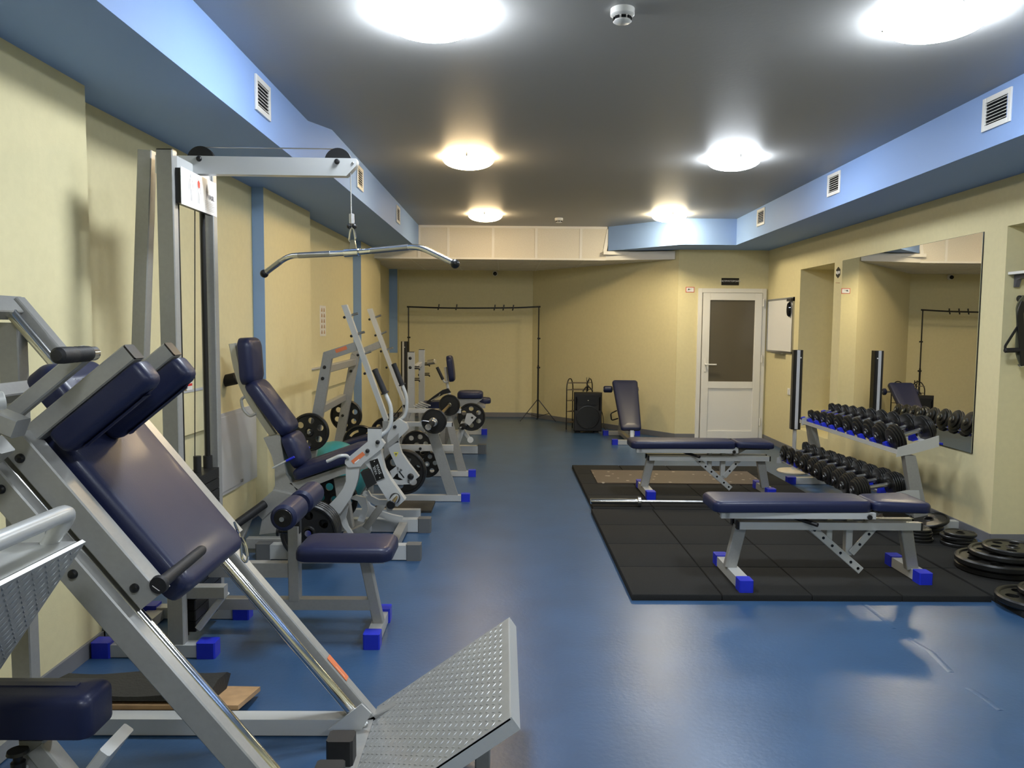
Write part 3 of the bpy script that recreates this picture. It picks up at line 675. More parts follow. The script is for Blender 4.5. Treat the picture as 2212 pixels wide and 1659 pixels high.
# ---------------------------------------------------------- loudspeaker, its tripod, cable, rack
t = Thing('loudspeaker', 'big black loudspeaker box standing on the floor by the slanting wall', 'loudspeaker', (1.19, 10.95, 0))
x0, x1, y0, y1, z0, z1 = .995, 1.395, 10.80, 11.12, .03, .585
b = MB(); b.loops([[(x0+i, y0, z0+i), (x1-i, y0, z0+i), (x1-i, y0, z1-i), (x0+i, y0, z1-i)] for i in (.012,)]+[[(x0, y0+.02, z0), (x1, y0+.02, z0), (x1, y0+.02, z1), (x0, y0+.02, z1)], [(x0+.03, y1, z0), (x1-.03, y1, z0), (x1-.03, y1, z1-.02), (x0+.03, y1, z1-.02)]]); t.part('cabinet', b, 'black_rubber')
b = MB(); b.lathe((1.195, y0-.002, .235), (0, 1, 0), [(-.012, .165), (-.014, .155), (-.004, .145), (.0, .12), (.004, .06), (-.004, .045), (-.008, .001)], 40); t.part('woofer', b, 'iron_black')
b = MB(); b.prism([(1.07, y0-.012, .41), (1.32, y0-.012, .41), (1.36, y0-.012, .545), (1.03, y0-.012, .545)], (0, .012, 0)); t.part('horn', b, 'black_plastic')
b = MB(); b.ball((1.195, y0-.013, .47), .008); t.part('tweeter', b, 'steel')
b = MB(); b.box2((1.17, y0-.012, .09), (1.22, y0, .105), .001); t.part('badge', b, 'steel')
for x in (x0+.035, x1-.035):
    b = MB(); b.box2((x-.012, y0-.003, .33), (x+.012, y0+.003, .52), .002); t.part('side_port', b, 'lens_black')
for x in (x0+.07, x1-.07):
    b = MB(); b.box2((x-.03, 10.86, 0), (x+.03, 11.06, .031), .004); t.part('rubber_foot', b, 'black_rubber')
t = Thing('mini_tripod', 'small black flexible tripod with a phone clamp on top of the loudspeaker', 'tripod', (1.20, 10.93, .586))
for sx, sy in ((-1, -.4), (1, -.4), (.1, 1)):
    b = MB(); 
    for k in range(7):
        u = k/6; b.ball((1.20+sx*(.01+.055*u), 10.93+sy*(.01+.05*u), .655-.058*u**1.6+.0), .011, n=10)
    t.part('flexible_leg', b, 'iron_black')
b = MB(); b.tube([(1.20, 10.93, .65), (1.19, 10.93, .70), (1.20, 10.93, .73)], .010, .02); b.ball((1.20, 10.93, .665), .018); t.part('tripod_head', b, 'black_plastic')
b = MB(); b.box2((1.182, 10.92, .73), (1.222, 10.94, .74), .001); b.box2((1.180, 10.92, .735), (1.186, 10.94, .79), .001); b.box2((1.216, 10.92, .735), (1.222, 10.94, .79), .001); t.part('phone_clamp', b, 'black_plastic')
b = MB(); b.tube([(1.26, 11.13, .48), (1.44, 11.12, .30), (1.45, 10.95, .02), (1.62, 10.80, .012), (1.50, 10.72, .010), (1.42, 10.85, .010), (1.75, 10.98, .010)], .006, .10, n=8); single('power_cable', b, 'black_rubber', 'thin black cable trailing on the floor from the loudspeaker', 'cable')
t = Thing('shoe_rack', 'narrow black metal rack with thin shelves half hidden by the loudspeaker', 'rack', (1.09, 11.35, 0))
FL = [((.925, 11.22), (1.03, 11.40)), ((1.22, 11.22), (1.32, 11.40))]
for (a, c) in FL:
    b = MB(); mid = ((a[0]+c[0])/2, (a[1]+c[1])/2)
    b.tube([(*a, 0), (*a, .66), (a[0]*.7+c[0]*.3, a[1]*.7+c[1]*.3, .745), (a[0]*.3+c[0]*.7, a[1]*.3+c[1]*.7, .745), (*c, .66), (*c, 0)], .008, .05, n=10); t.part('side_frame', b, 'black_plastic')
for z in (.10, .26, .42, .58, .68):
    b = MB(); b.prism([(FL[0][0][0], FL[0][0][1], z), (FL[1][0][0], FL[1][0][1], z), (FL[1][1][0], FL[1][1][1], z), (FL[0][1][0], FL[0][1][1], z)], (0, 0, .008)); t.part('rack_shelf', b, 'brown_plank')
# ---------------------------------------------------------- backdrop stand
t = Thing('backdrop_stand', 'black photo backdrop stand with a long crossbar before the back wall', 'stand', (-.45, 12.15, 0))
SY = 12.15
for x in (-1.505, .545):
    zt = 1.80 if x < 0 else 1.82
    b = MB(); b.cyl((x, SY, .05), (x, SY, .9), .014, n=12); b.cyl((x, SY, .85), (x, SY, zt), .010, n=12); p_ = t.part('stand_pole', b, 'black_plastic')
    b = MB(); b.cyl((x-.02, SY, .86), (x+.03, SY, .86), .014, n=12); t.part('lock_knob', b, 'black_plastic', p_)
    b = MB(); b.cyl((x-.02, SY, 1.32), (x+.03, SY, 1.32), .012, n=12); t.part('lock_knob', b, 'black_plastic', p_)
    for ang in (200, 340, 90):
        a = math.radians(ang); dx, dy = math.cos(a), math.sin(a)*.6
        b = MB(); b.tube([(x, SY, .36), (x+dx*.30, SY+dy*.30, .010)], .007, n=8); l_ = t.part('stand_leg', b, 'black_plastic')
        b = MB(); b.tube([(x, SY, .08), (x+dx*.19, SY+dy*.19, .135)], .005, n=8); t.part('leg_brace', b, 'black_plastic', l_)
b = MB(); b.tube([(-1.53, SY, 1.80), (-.9, SY, 1.785), (-.3, SY, 1.79), (.2, SY, 1.80), (.57, SY, 1.82)], .012, .2, n=12); t.part('crossbar', b, 'black_plastic')
for x in (-1.03, -.75, -.15, -.01, .14):
    b = MB(); b.tube([(x-.012, SY-.012, 1.755), (x, SY-.016, 1.79), (x+.006, SY-.012, 1.845)], .010, .01, n=8); t.part('spring_clamp', b, 'black_plastic')
t = Thing('security_camera', 'small white dome camera under the low ceiling on the back wall', 'camera', (-.155, 12.70, 2.33))
b = MB(); b.cyl((-.155, 12.75, 2.37), (-.155, 12.69, 2.37), .045, bev=.008); t.part('camera_base', b, 'pvc_white')
b = MB(); b.ball((-.155, 12.675, 2.365), .032); t.part('camera_lens', b, 'lens_black')
# ================================================================== LEFT SIDE: HACK SQUAT MACHINE IN THE FOREGROUND
def poly(mb, pts, Y, th):
    return mb.prism([P(x, y, Y) for x, y in pts], (0, th, 0))
HU, HN, HO = V((-.634, 0, .773)), V((.773, 0, .634)), V((-.46, 0, .06))
def H(s, h, Y): p = HO+HU*s+HN*h; p.y = Y; return p
def bolt(t, c, d=(0, -1, 0), r=.013, par=None, m='black_plastic', h=.012, name='bolt_cap'):
    b = MB(); b.lathe(c, d, [(0, r), (h*.5, r*.95), (h*.85, r*.7), (h, .001)], 16); return t.part(name, b, m, par)
t = Thing('hack_squat_machine', 'large grey hack squat machine with navy back pad and steel foot platform in the foreground', 'gym machine', (-1.0, 2.4, 0)); HS = t
rails = []
for y0, y1 in ((2.01, 2.055), (2.735, 2.785)):
    b = MB(); ym = (y0+y1)/2; b.beam(H(-.03, -.037, ym), H(1.98 if y0 > 2.5 else 1.98, -.037, ym), y1-y0, .074, up=HN); rails.append(t.part('slanted_rail', b, 'frame_grey'))
b = MB(); b.beam(H(1.96, -.037, 2.0), H(1.96, -.037, 2.79), .074, .05, up=HN); t.part('top_crossbar', b, 'frame_grey')
for y in (2.10, 2.69):
    b = MB(); b.cyl(H(.02, -.03, y), H(1.93, -.03, y), .0195, n=24); t.part('guide_rod', b, 'chrome')
b = plate_on(H(.285, .0012, 2.76), H(.175, .0012, 2.76), .036, HN, .0015); lb = t.part('warning_label', b, 'label_orange', rails[1], 'orange sticker')
b = plate_on(H(.24, .0032, 2.75), H(.19, .0032, 2.75), .004, HN, .0006); t.part('label_line', b, 'label_line', lb)
# carriage
car = []
for y0, y1 in ((2.06, 2.125), (2.665, 2.725)):
    b = MB(); ym = (y0+y1)/2; b.beam(H(.845, .045, ym), H(1.418, .045, ym), y1-y0, .075, up=HN); c_ = t.part('carriage_beam', b, 'frame_grey'); car.append(c_)
bolt(t, P(44, 990, 2.06), par=car[0]); bolt(t, P(291, 1270, 2.06), par=car[0])
bolt(t, P(158, 1240, 2.01), par=rails[0]); bolt(t, P(2, 1057, 2.01), par=rails[0])
for s in (.95, 1.32):
    b = MB(); b.beam(H(s, .02, 2.12), H(s, .02, 2.67), .05, .03, up=HN); t.part('cross_brace', b, 'frame_grey')
b = MB(); b.pad(H(1.12, .028, 2.39), HU, (0, -1, 0), .64, .49, .082, rc=.045, re=.03, crown=.006)
t.part('back_pad', b, 'vinyl_navy')
for y in (2.125, 2.375):
    b = MB(); b.beam(H(1.408, .075, y), H(1.408, .43, y), .055, .05, up=HU); a_ = t.part('shoulder_bar', b, 'frame_grey')
    b = MB(); b.beam(H(1.408, .429, y), H(1.408, .435, y), .053, .048, up=HU); t.part('bar_plug', b, 'black_plastic', a_)
    b = MB(); b.pad(H(1.378, .275, y), HN, (0, -1, 0), .325, .085, .08, rc=.025, re=.03, crown=.008)
    t.part('shoulder_pad', b, 'vinyl_navy')
b = MB(); b.pad(H(1.525, .045, 2.46), HU, (0, -1, 0), .17, .32, .09, rc=.05, re=.035); t.part('head_pad', b, 'vinyl_navy')
b = MB(); b.beam(H(1.36, .0, 2.46), H(1.60, .03, 2.46), .10, .03, up=HN); t.part('head_pad_bracket', b, 'frame_grey')
# release lever with foam grip, lower hand bar
b = MB(); b.beam(H(1.475, -.10, 2.085), H(1.475, .352, 2.085), .03, .042, up=HU); a_ = t.part('release_arm', b, 'frame_grey')
b = MB(); b.cyl(H(1.47, .35, 2.115), H(1.47, .35, 2.07), .020, n=20, bev=.003); t.part('grip_end', b, 'chrome', a_)
b = MB(); b.lathe(H(1.47, .35, 2.085), (0, -1, 0), [(0, .014), (.002, .021), (.02, .0215), (.022, .0205), (.04, .0215), (.042, .0205), (.06, .0215), (.062, .0205), (.08, .0215), (.12, .022), (.14, .021), (.148, .014), (.15, .001)], 22); t.part('foam_grip', b, 'grip_foam', a_)
ha, hb = P(345, 1262, 2.06), P(442, 1183, 2.33); hd = hb-ha; hL = hd.length
b = MB(); b.lathe(ha-hd.normalized()*.01, hd, [(0, .024), (.012, .026), (.022, .019), (.03, .0175), (hL*.55, .0165), (hL*.95, .0155), (hL*.99, .012), (hL, .001)], 22); t.part('hand_bar', b, 'grip_foam')
b = MB(); b.beam(H(.86, .07, 2.09), ha, .03, .03, up=(0, 1, 0)); t.part('hand_bar_bracket', b, 'frame_grey')
b = MB(); b.beam(H(1.63, -.06, 2.05), H(1.63, -.06, 2.72), .05, .05, up=HN); t.part('upper_crossbar', b, 'frame_grey')
# rear upright and floor frame
b = MB(); b.box2((-1.765, 2.70, .0), (-1.695, 2.76, 1.50), .004); t.part('rear_upright', b, 'frame_grey')
b = MB(); b.box2((-1.76, 2.71, .005), (-.50, 2.775, .065), .004); t.part('floor_beam', b, 'frame_light')
b = MB(); b.box2((-1.76, 2.02, .005), (-.50, 2.085, .065), .004); t.part('floor_beam', b, 'frame_light')
b = MB(); b.box2((-.53, 2.0, .005), (-.47, 2.79, .055), .004); t.part('front_crossbar', b, 'frame_grey')
b = MB(); b.box2((-1.77, 2.0, .005), (-1.70, 2.79, .065), .004); t.part('rear_crossbar', b, 'frame_grey')
b = MB()
b.prism([P(796, 1526, 2.70), P(800, 1531, 2.70), P(757, 1659, 2.30), P(752, 1655, 2.30)], (0, .0, .0)) if 0 else None
for y in (2.66, 2.14):
    b = MB(); b.prism([(-.62, y, .055), (-.50, y, .055), (-.465, y, .115), (-.50, y, .15)], (0, .008, 0)); t.part('gusset', b, 'frame_light')
for y in (2.37, 2.20):
    b = MB(); b.box2((-.545, y-.03, .05), (-.475, y+.03, .112), .003); g_ = t.part('stop_bracket', b, 'frame_light')
    b = MB(); b.box2((-.552, y-.036, .11), (-.468, y+.036, .192), .008); t.part('rubber_stop', b, 'black_rubber', g_)
# foot platform with raised tread pattern
FA, FB = V((-.475, 0, .045)), V((.024, 0, .395)); fu = (FB-FA).normalized(); fn = V((-fu.z, 0, fu.x))
b = MB(); b.prism([FA+V((0, 2.10, 0)), FB+V((0, 2.10, 0)), FB+V((.0, 2.10, 0))-fn*.006, FA+V((0, 2.10, 0))-fn*.006], (0, .75, 0)); fp = t.part('foot_platform', b, 'tread_steel' if 'tread_steel' in M else 'steel')
b = MB(); L = (FB-FA).length
for (a, c) in ((V((0, 2.10, 0)), V((0, 2.106, 0))), (V((0, 2.844, 0)), V((0, 2.85, 0)))):
    b.prism([FA+a-fn*.001, FB+a-fn*.001, FB+a-fn*.045, FA+a-fn*.045], (0, .006, 0))
b.prism([FB+V((0, 2.10, 0)), FB+V((0, 2.10, 0))+fu*.006, FB+V((0, 2.10, 0))+fu*.006-fn*.045, FB+V((0, 2.10, 0))-fn*.045], (0, .75, 0))
t.part('platform_rim', b, 'frame_light')
b = MB()
def tread(b, o, ux, uy, nn, nx, ny, px_, py_):
    k = 0
    for i in range(nx):
        for j in range(ny):
            c = o+ux*((i+.5)*px_)+uy*((j+.5)*py_)
            d = (ux+uy).normalized() if (i+j) % 2 else (ux-uy).normalized(); e = nn.cross(d)
            hl, hw, hz = .0105, .0032, .0018
            vs_ = [b.b.verts.new(q) for q in (c-d*hl, c-e*hw, c+d*hl, c+e*hw)]; top = b.b.verts.new(c+nn*hz)
            for q in range(4): b.b.faces.new((vs_[q], vs_[(q+1) % 4], top))
tread(b, V((FA.x, 2.11, FA.z))+fn*.0006, fu, V((0, 1, 0)), fn, int(L/.0235), 30, .0235, .0243)
bt = t.part('tread_pattern', b, 'tread_steel' if 'tread_steel' in M else 'steel', fp)
b = MB(); b.beam(H(.0, -.05, 2.76), V((-.30, 2.76, .12)), .05, .05, up=(0, 1, 0)); t.part('platform_support', b, 'frame_grey')
b = MB(); b.beam((-.40, 2.45, .05), (-.05, 2.45, .30), .06, .04, up=(0, 1, 0)); t.part('platform_support', b, 'frame_grey')
b = MB(); b.beam((-.06, 2.45, .31), (-.06, 2.45, .01), .05, .05); t.part('platform_leg', b, 'frame_grey')
# carabiner hanging at the lower far corner of the pad
b = MB(); b.tube([P(506, 1128, 2.66), P(515, 1150, 2.64), P(520, 1172, 2.64), P(522, 1205, 2.64), P(531, 1216, 2.64), P(536, 1206, 2.64), P(532, 1180, 2.64), P(521, 1160, 2.64)], .005, .012, n=10)
single('snap_hook', b, 'chrome', 'chrome snap hook hanging at the lower corner of the hack squat back pad', 'hook')
# ================================================================== LEG PRESS CARRIAGE AT THE LEFT EDGE
t = Thing('leg_press_machine', 'leg press with tread plate foot board and round tube handle at the left edge', 'gym machine', (-1.2, 1.6, 0))
TA = V((-.988, 0, .983)); td = V((-.565, 0, -.825)).normalized(); tn = V((.825, 0, -.565)).normalized(); TL = .52
b = MB(); b.prism([V((TA.x, 1.22, TA.z)), V((TA.x, 1.22, TA.z))+td*TL, V((TA.x, 1.22, TA.z))+td*TL-tn*.010, V((TA.x, 1.22, TA.z))-tn*.010], (0, .58, 0)); fp = t.part('foot_board', b, 'tread_steel')
b = MB(); tread(b, V((TA.x, 1.23, TA.z))+tn*.0006+td*.005, td, V((0, 1, 0)), tn, 21, 23, .0243, .0243); t.part('tread_pattern', b, 'tread_steel', fp)
b = MB(); b.prism([V((TA.x, 1.22, TA.z))-tn*.012, V((TA.x, 1.22, TA.z))-tn*.012+td*.02, V((-1.32, 1.22, .965)), V((-1.32, 1.22, .985))], (0, .56, 0)); t.part('carriage_plate', b, 'frame_light')
b = MB(); b.tube([(-1.002, 1.15, 1.068), (-1.002, 1.77, 1.066), (-1.06, 1.77, .985)], .020, .045, n=20); t.part('tube_handle', b, 'frame_light')
b = MB(); b.prism([(-1.06, 1.755, .995), (-1.22, 1.755, .99), (-1.05, 1.755, 1.06)], (0, .01, 0)); t.part('handle_gusset', b, 'frame_light')
b = MB(); b.beam((-1.34, 1.5, .95), (-2.0+.2, 1.5, 1.5), .07, .07, up=(0, 1, 0)); t.part('carriage_rail', b, 'frame_grey')
b = MB(); b.beam(P(45, 925, 1.97), P(-190, 830, 1.97), .05, .06, up=(0, 1, 0)); t.part('side_bar', b, 'frame_grey')
b = MB(); b.beam(P(3, 960, 1.9), P(-180, 1120, 1.9), .05, .06, up=(0, 1, 0)); t.part('side_bar', b, 'frame_grey')
b = MB(); b.cyl(P(10, 864, 1.96), P(-160, 890, 1.85), .0235, n=24, bev=.003); t.part('weight_horn', b, 'frame_light')
for x, y in ((-1.30, 1.27), (-1.30, 1.72)):
    b = MB(); b.beam((x, y, .005), (x, y, .975), .06, .06); t.part('carriage_post', b, 'frame_grey')
b = MB(); b.box2((-1.82, 1.24, .005), (-1.25, 1.75, .05), .004); t.part('floor_frame', b, 'frame_grey')
b = MB(); b.beam((-1.78, 1.5, .04), (-1.78, 1.5, 1.5), .06, .06); t.part('rear_post', b, 'frame_grey')
# ================================================================== LOW SEAT STATION AT THE LOWER LEFT CORNER
t = Thing('calf_seat_station', 'low grey seat station with a thick dark navy pad at the lower left corner', 'gym machine', (-1.15, 1.9, 0))
b = MB(); c = P(60, 1592, 1.92); b.pad(V((-1.26, 1.93, c.z+.018)), (1, 0, 0), (0, 1, 0), .46, .14, .112, rc=.03, re=.028, crown=.008); t.part('seat_pad', b, 'vinyl_navy')
zt = c.z
b = MB(); b.beam((-1.20, 1.93, .0), (-1.20, 1.93, zt), .065, .06); t.part('seat_post', b, 'frame_grey')
b = MB(); b.beam((-1.19, 1.92, zt-.02), (-1.01, 1.92, zt-.26), .05, .05, up=(0, 1, 0)); t.part('diagonal_brace', b, 'frame_grey')
b = MB(); b.beam(V((-.985, 1.91, zt-.0)), V((-1.12, 1.91, zt-.18)), .13, .03, up=(-1, 0, 1)); t.part('diagonal_brace', b, 'frame_light')
b = MB(); q = P(38, 1620, 1.88); b.lathe(q, (0, 0, -1), [(0, .001), (.0, .024), (.008, .026), (.014, .012), (.03, .010), (.031, .017), (.06, .017)], 20); t.part('adjuster_knob', b, 'black_plastic')
b = MB(); b.beam((q.x, q.y, q.z-.05), (q.x, q.y, .01), .035, .035); t.part('adjuster_tube', b, 'frame_light')
b = MB(); b.box2((-1.5, 1.90, .0), (-.78, 1.96, .05), .004); t.part('floor_beam', b, 'frame_grey')
# ---------------------------------------------------------- boards and folded mat between the machines
b = MB(); b.prism([(-1.78, 2.79, .060), (-.985, 2.79, .060), (-.975, 3.02, .022), (-1.78, 3.04, .022)], (0, 0, .018))
single('wooden_board', b, 'wood', 'tan wooden board on the floor beside the hack squat frame', 'board')
b = MB(); b.box2((-1.75, 2.99, 0), (-1.10, 3.03, .021)); single('board_block', b, 'wood', 'dark wooden strip under the far edge of the tan board', 'block')
b = MB()
rings = []
for i in range(15):
    u = i/14; x = -1.72+.62*u
    w1, w2 = .006*math.sin(9*u), .008*math.cos(7*u)
    rings.append([(x, 2.825, .076), (x, 2.80, .088), (x, 2.805, .108+w1), (x, 2.90, .118+w2), (x, 2.98+.02*u, .112-w1), (x, 3.02+.02*u, .085), (x, 2.99, .046)])
b.loops(rings); fm = mat('folded_rubber', (.022, .021, .018), .7, bump=.3, bscale=80)
single('folded_mat', b, 'folded_rubber', 'folded dark ribbed rubber mat lying on the wooden board', 'mat')
# ================================================================== LAT PULLDOWN TOWER
t = Thing('lat_pulldown_machine', 'tall grey lat pulldown tower with a long top arm and navy thigh rollers', 'gym machine', (-1.3, 3.65, 0))
YN, YFA, YM, PXX = 3.40, 3.86, 3.66, -1.465
for y in (YN, YFA):
    b = MB(); b.box2((-1.80, y-.03, .004), (-1.36, y+.03, .06), .004); f = t.part('foot_bar', b, 'frame_light')
    cap(t, (-1.33, y, .036), .085, .075, .072, par=f); cap(t, (-1.80, y, .036), .085, .075, .072, par=f)
    b = MB(); b.beam((PXX, y, .05), (PXX, y, 2.245), .072, .05, up=(0, 1, 0)); p_ = t.part('upright', b, 'frame_grey'); 
    b = MB(); b.beam((PXX, y, 2.244), (PXX, y, 2.25), .070, .048, up=(0, 1, 0)); t.part('upright_plug', b, 'black_plastic', p_)
b = MB(); b.box2((-1.80, YN, .004), (-1.72, YFA, .05), .004); t.part('base_plate', b, 'frame_light')
b = MB(); b.beam((PXX+.0, YN, 2.20), (PXX, YFA, 2.20), .05, .075); t.part('top_crossbar', b, 'frame_light')
b = MB(); b.beam((-1.80, YM, .04), (-1.665, YM, 2.30), .065, .06, up=(0, 1, 0)); t.part('rear_upright', b, 'frame_grey')
b = MB(); poly(b, [(335, 335), (769, 342), (771, 346), (769, 358), (748, 380), (335, 374)], 3.62, .05); arm = t.part('top_arm', b, 'frame_light')
bolt(t, P(430, 343, 3.62), par=arm); bolt(t, P(728, 349, 3.62), par=arm); bolt(t, P(762, 352, 3.62), par=arm, r=.006, m='steel', h=.005)
for px_ in (435, 731):
    c = P(px_, 346 if px_ < 500 else 350, 3.645); r = .062
    b = MB(); b.lathe((c.x, 3.633, c.z), (0, 1, 0), [(0, .015), (.0, r), (.006, r), (.012, r-.008), (.018, r), (.024, r), (.024, .015)], 36); t.part('pulley', b, 'black_plastic', arm)
cz = P(435, 318, 3.645).z; cx1 = P(758, 400, 3.645).x
b = MB(); b.tube([P(435, 318, 3.645), P(731, 322, 3.645), P(757, 345, 3.645), P(759, 470, 3.645)], .0028, .02, n=8); t.part('cable', b, 'steel')
gx = P(421, 500, YM).x
b = MB(); b.tube([P(421, 455, YM), P(421, 1045, YM)], .0025, n=8); t.part('cable', b, 'black_plastic')
for y in (3.49, 3.79):
    b = MB(); b.cyl((PXX, y, .06), (PXX, y, 2.2), .0125, n=16); t.part('guide_rod', b, 'black_plastic')
b = MB()
for k in range(14):
    z = .08+k*.051; b.box2((PXX-.05, 3.475, z), (PXX+.05, 3.805, z+.047), .004)
t.part('weight_stack', b, 'iron_black')
b = MB(); b.cyl((PXX, YM, .79), (PXX, YM, .87), .018, n=16); t.part('stack_bushing', b, 'black_rubber'); b = MB(); b.cyl((PXX, 3.79, .79), (PXX, 3.79, .85), .022, n=16); t.part('stack_bushing', b, 'black_rubber')
# placard between the uprights
b = MB(); b.box2((-1.44, 3.40, 2.025), (-1.405, 3.80, 2.175), .002); pl = t.part('placard_box', b, 'black_plastic')
b = MB(); b.box2((-1.405, 3.395, 2.02), (-1.402, 3.805, 2.18), .001); ps = t.part('placard_sheet', b, 'paper_white', pl)
def pq(y, z, o=.0008): return V((-1.402+o, y, z))
def fig(yc, red):
    b = MB()
    b.lathe(pq(yc, 2.158), (1, 0, 0), [(0, .001), (0, .008), (.0006, .008), (.0006, .001)], 12)
    for pts in ([(-.012, 2.145), (.012, 2.145), (.008, 2.10), (-.008, 2.10)], [(-.020, 2.14), (-.014, 2.142), (-.020, 2.095), (-.024, 2.096)], [(.020, 2.14), (.014, 2.142), (.020, 2.095), (.024, 2.096)], [(-.008, 2.10), (-.001, 2.10), (-.004, 2.05), (-.008, 2.05)], [(.008, 2.10), (.001, 2.10), (.004, 2.05), (.008, 2.05)]):
        b.prism([pq(yc+u, z) for u, z in pts], (.0006, 0, 0))
    t.part('body_figure', b, 'panel_grey', ps)
    if red:
        b = MB(); b.prism([pq(yc+u, z, .0016) for u, z in ((-.014, 2.145), (0, 2.155), (.014, 2.145), (.010, 2.125), (0, 2.118), (-.010, 2.125))], (.0006, 0, 0)); t.part('muscle_mark', b, 'red_mark', ps)
fig(3.50, False); fig(3.585, True)
b = MB(); b.prism([pq(3.685+u, z) for u, z in ((-.012, 2.12), (0, 2.155), (.012, 2.12), (0, 2.09))], (.0006, 0, 0)); t.part('emblem', b, 'ink_grey', ps)
t.part('placard_text', text_mb('VASIL', .030, pq(3.735, 2.098), (0, 1, 0), (0, 0, 1), .001), 'ink_grey', ps)
b = MB()
for k in range(6): b.prism([pq(3.66, 2.075-k*.008), pq(3.78, 2.075-k*.008), pq(3.78, 2.077-k*.008), pq(3.66, 2.077-k*.008)], (.0005, 0, 0))
t.part('text_lines', b, 'panel_grey', ps)
# lower frame, seat, rollers
b = MB(); b.box2((-1.45, 3.635, .125), (-.635, 3.685, .178), .004); t.part('base_rail', b, 'frame_grey')
b = MB(); b.box2((-.635, 3.515, .004), (-.575, 3.82, .06), .004); f = t.part('foot_bar', b, 'frame_light')
cap(t, (-.605, 3.505, .036), .078, .075, .072, par=f); cap(t, (-.605, 3.83, .036), .078, .075, .072, par=f)
b = MB(); b.beam((-.60, YM, .055), (-.665, YM, .375), .05, .05, up=(0, 1, 0)); t.part('front_leg', b, 'frame_grey')
b = MB(); b.beam((-1.005, YM, .17), (-1.005, YM, .535), .052, .06, up=(0, 1, 0)); t.part('seat_post', b, 'frame_grey')
b = MB(); b.box2((-1.42, 3.635, .285), (-1.03, 3.685, .355), .004); t.part('link_beam', b, 'frame_grey')
b = MB(); b.box2((-.985, 3.64, .355), (-.57, 3.68, .395), .003); t.part('seat_rail', b, 'frame_light')
b = MB(); b.pad((-.745, YM, .395), (1, 0, 0), (0, 1, 0), .455, .30, .07, rc=.055, re=.032); t.part('seat_pad', b, 'vinyl_navy')
b = MB(); b.box2((-1.02, YM-.02, .50), (-.975, YM+.02, .64), .003); t.part('roller_bracket', b, 'black_plastic')
b = MB(); b.cyl((-.985, 3.38, .635), (-.985, 3.97, .635), .011); ra = t.part('roller_axle', b, 'chrome')
for y0, y1 in ((3.40, 3.625), (3.70, 3.95)):
    b = MB(); b.cyl((-.985, y0, .635), (-.985, y1, .635), .060, bev=.014, n=30); r_ = t.part('thigh_roller', b, 'vinyl_navy')
b = MB(); b.lathe((-.985, 3.401, .635), (0, -1, 0), [(0, .042), (.003, .040), (.004, .001)], 28); t.part('roller_disc', b, 'black_plastic', ra)
b = MB(); b.lathe((-1.03, YM, .505), (-1, 0, 0), [(0, .012), (.03, .012), (.032, .008), (.045, .008), (.047, .022), (.058, .024), (.062, .001)], 18); t.part('adjuster_knob', b, 'black_plastic')
# low pulley bracket
b = MB(); b.beam(P(385, 1277, 3.44), P(488, 1277, 3.44), .05, .058) ; t.part('low_bracket', b, 'frame_grey')
b = MB(); b.beam((-1.40, 3.47, .10), (-1.27, 3.47, .27), .03, .03, up=(0, 1, 0)); t.part('low_brace', b, 'frame_light')
# hanging pulldown bar
t = Thing('pulldown_bar', 'long chrome pulldown bar with bent ends and black ball tips hanging from the cable', 'bar', tuple(P(760, 546, 3.645)))
b = MB(); A_ = P(571, 591, 3.86); E_ = P(983, 570, 3.42)
pts = [A_, P(622, 553, 3.81), P(760, 546, 3.645), P(905, 532, 3.49), E_]
b.tube(pts, .0135, .05, n=18); t.part('bar', b, 'chrome')
for a, c_ in ((pts[1].lerp(pts[2], .18), pts[1].lerp(pts[2], .68)), (pts[2].lerp(pts[3], .30), pts[2].lerp(pts[3], .85)), (pts[0].lerp(pts[1], .1), pts[0].lerp(pts[1], .7))):
    b = MB(); b.cyl(a, c_, .0142, n=18); t.part('knurled_grip', b, 'steel')
for c_ in (A_, E_):
    b = MB(); b.ball(c_, .021); t.part('ball_tip', b, 'black_plastic')
b = MB(); c_ = P(761, 546, 3.645); b.cyl(c_+V((-.04, .02, -.001)), c_+V((.04, -.02, .001)), .019, n=20, bev=.004); b.prism([P(754, 541, 3.635), P(770, 541, 3.635), P(766, 518, 3.635), P(757, 518, 3.635)], (0, .02, 0)); t.part('swivel', b, 'chrome')
b = MB(); b.tube([P(760, 523, 3.645), P(754, 520, 3.645), P(757, 498, 3.645), P(761, 488, 3.645), P(765, 498, 3.645), P(768, 516, 3.645), P(762, 523, 3.645)], .0045, .01, n=10); t.part('snap_link', b, 'chrome')
b = MB(); c_ = P(760, 489, 3.645); b.ball(c_+V((-.012, 0, 0)), .012); b.ball(c_+V((.012, 0, 0)), .012); t.part('cable_balls', b, 'black_plastic')
b = MB(); b.cyl(P(760, 484, 3.645), P(759.5, 462, 3.645), .0125, n=18, bev=.002); t.part('cable_ferrule', b, 'steel')
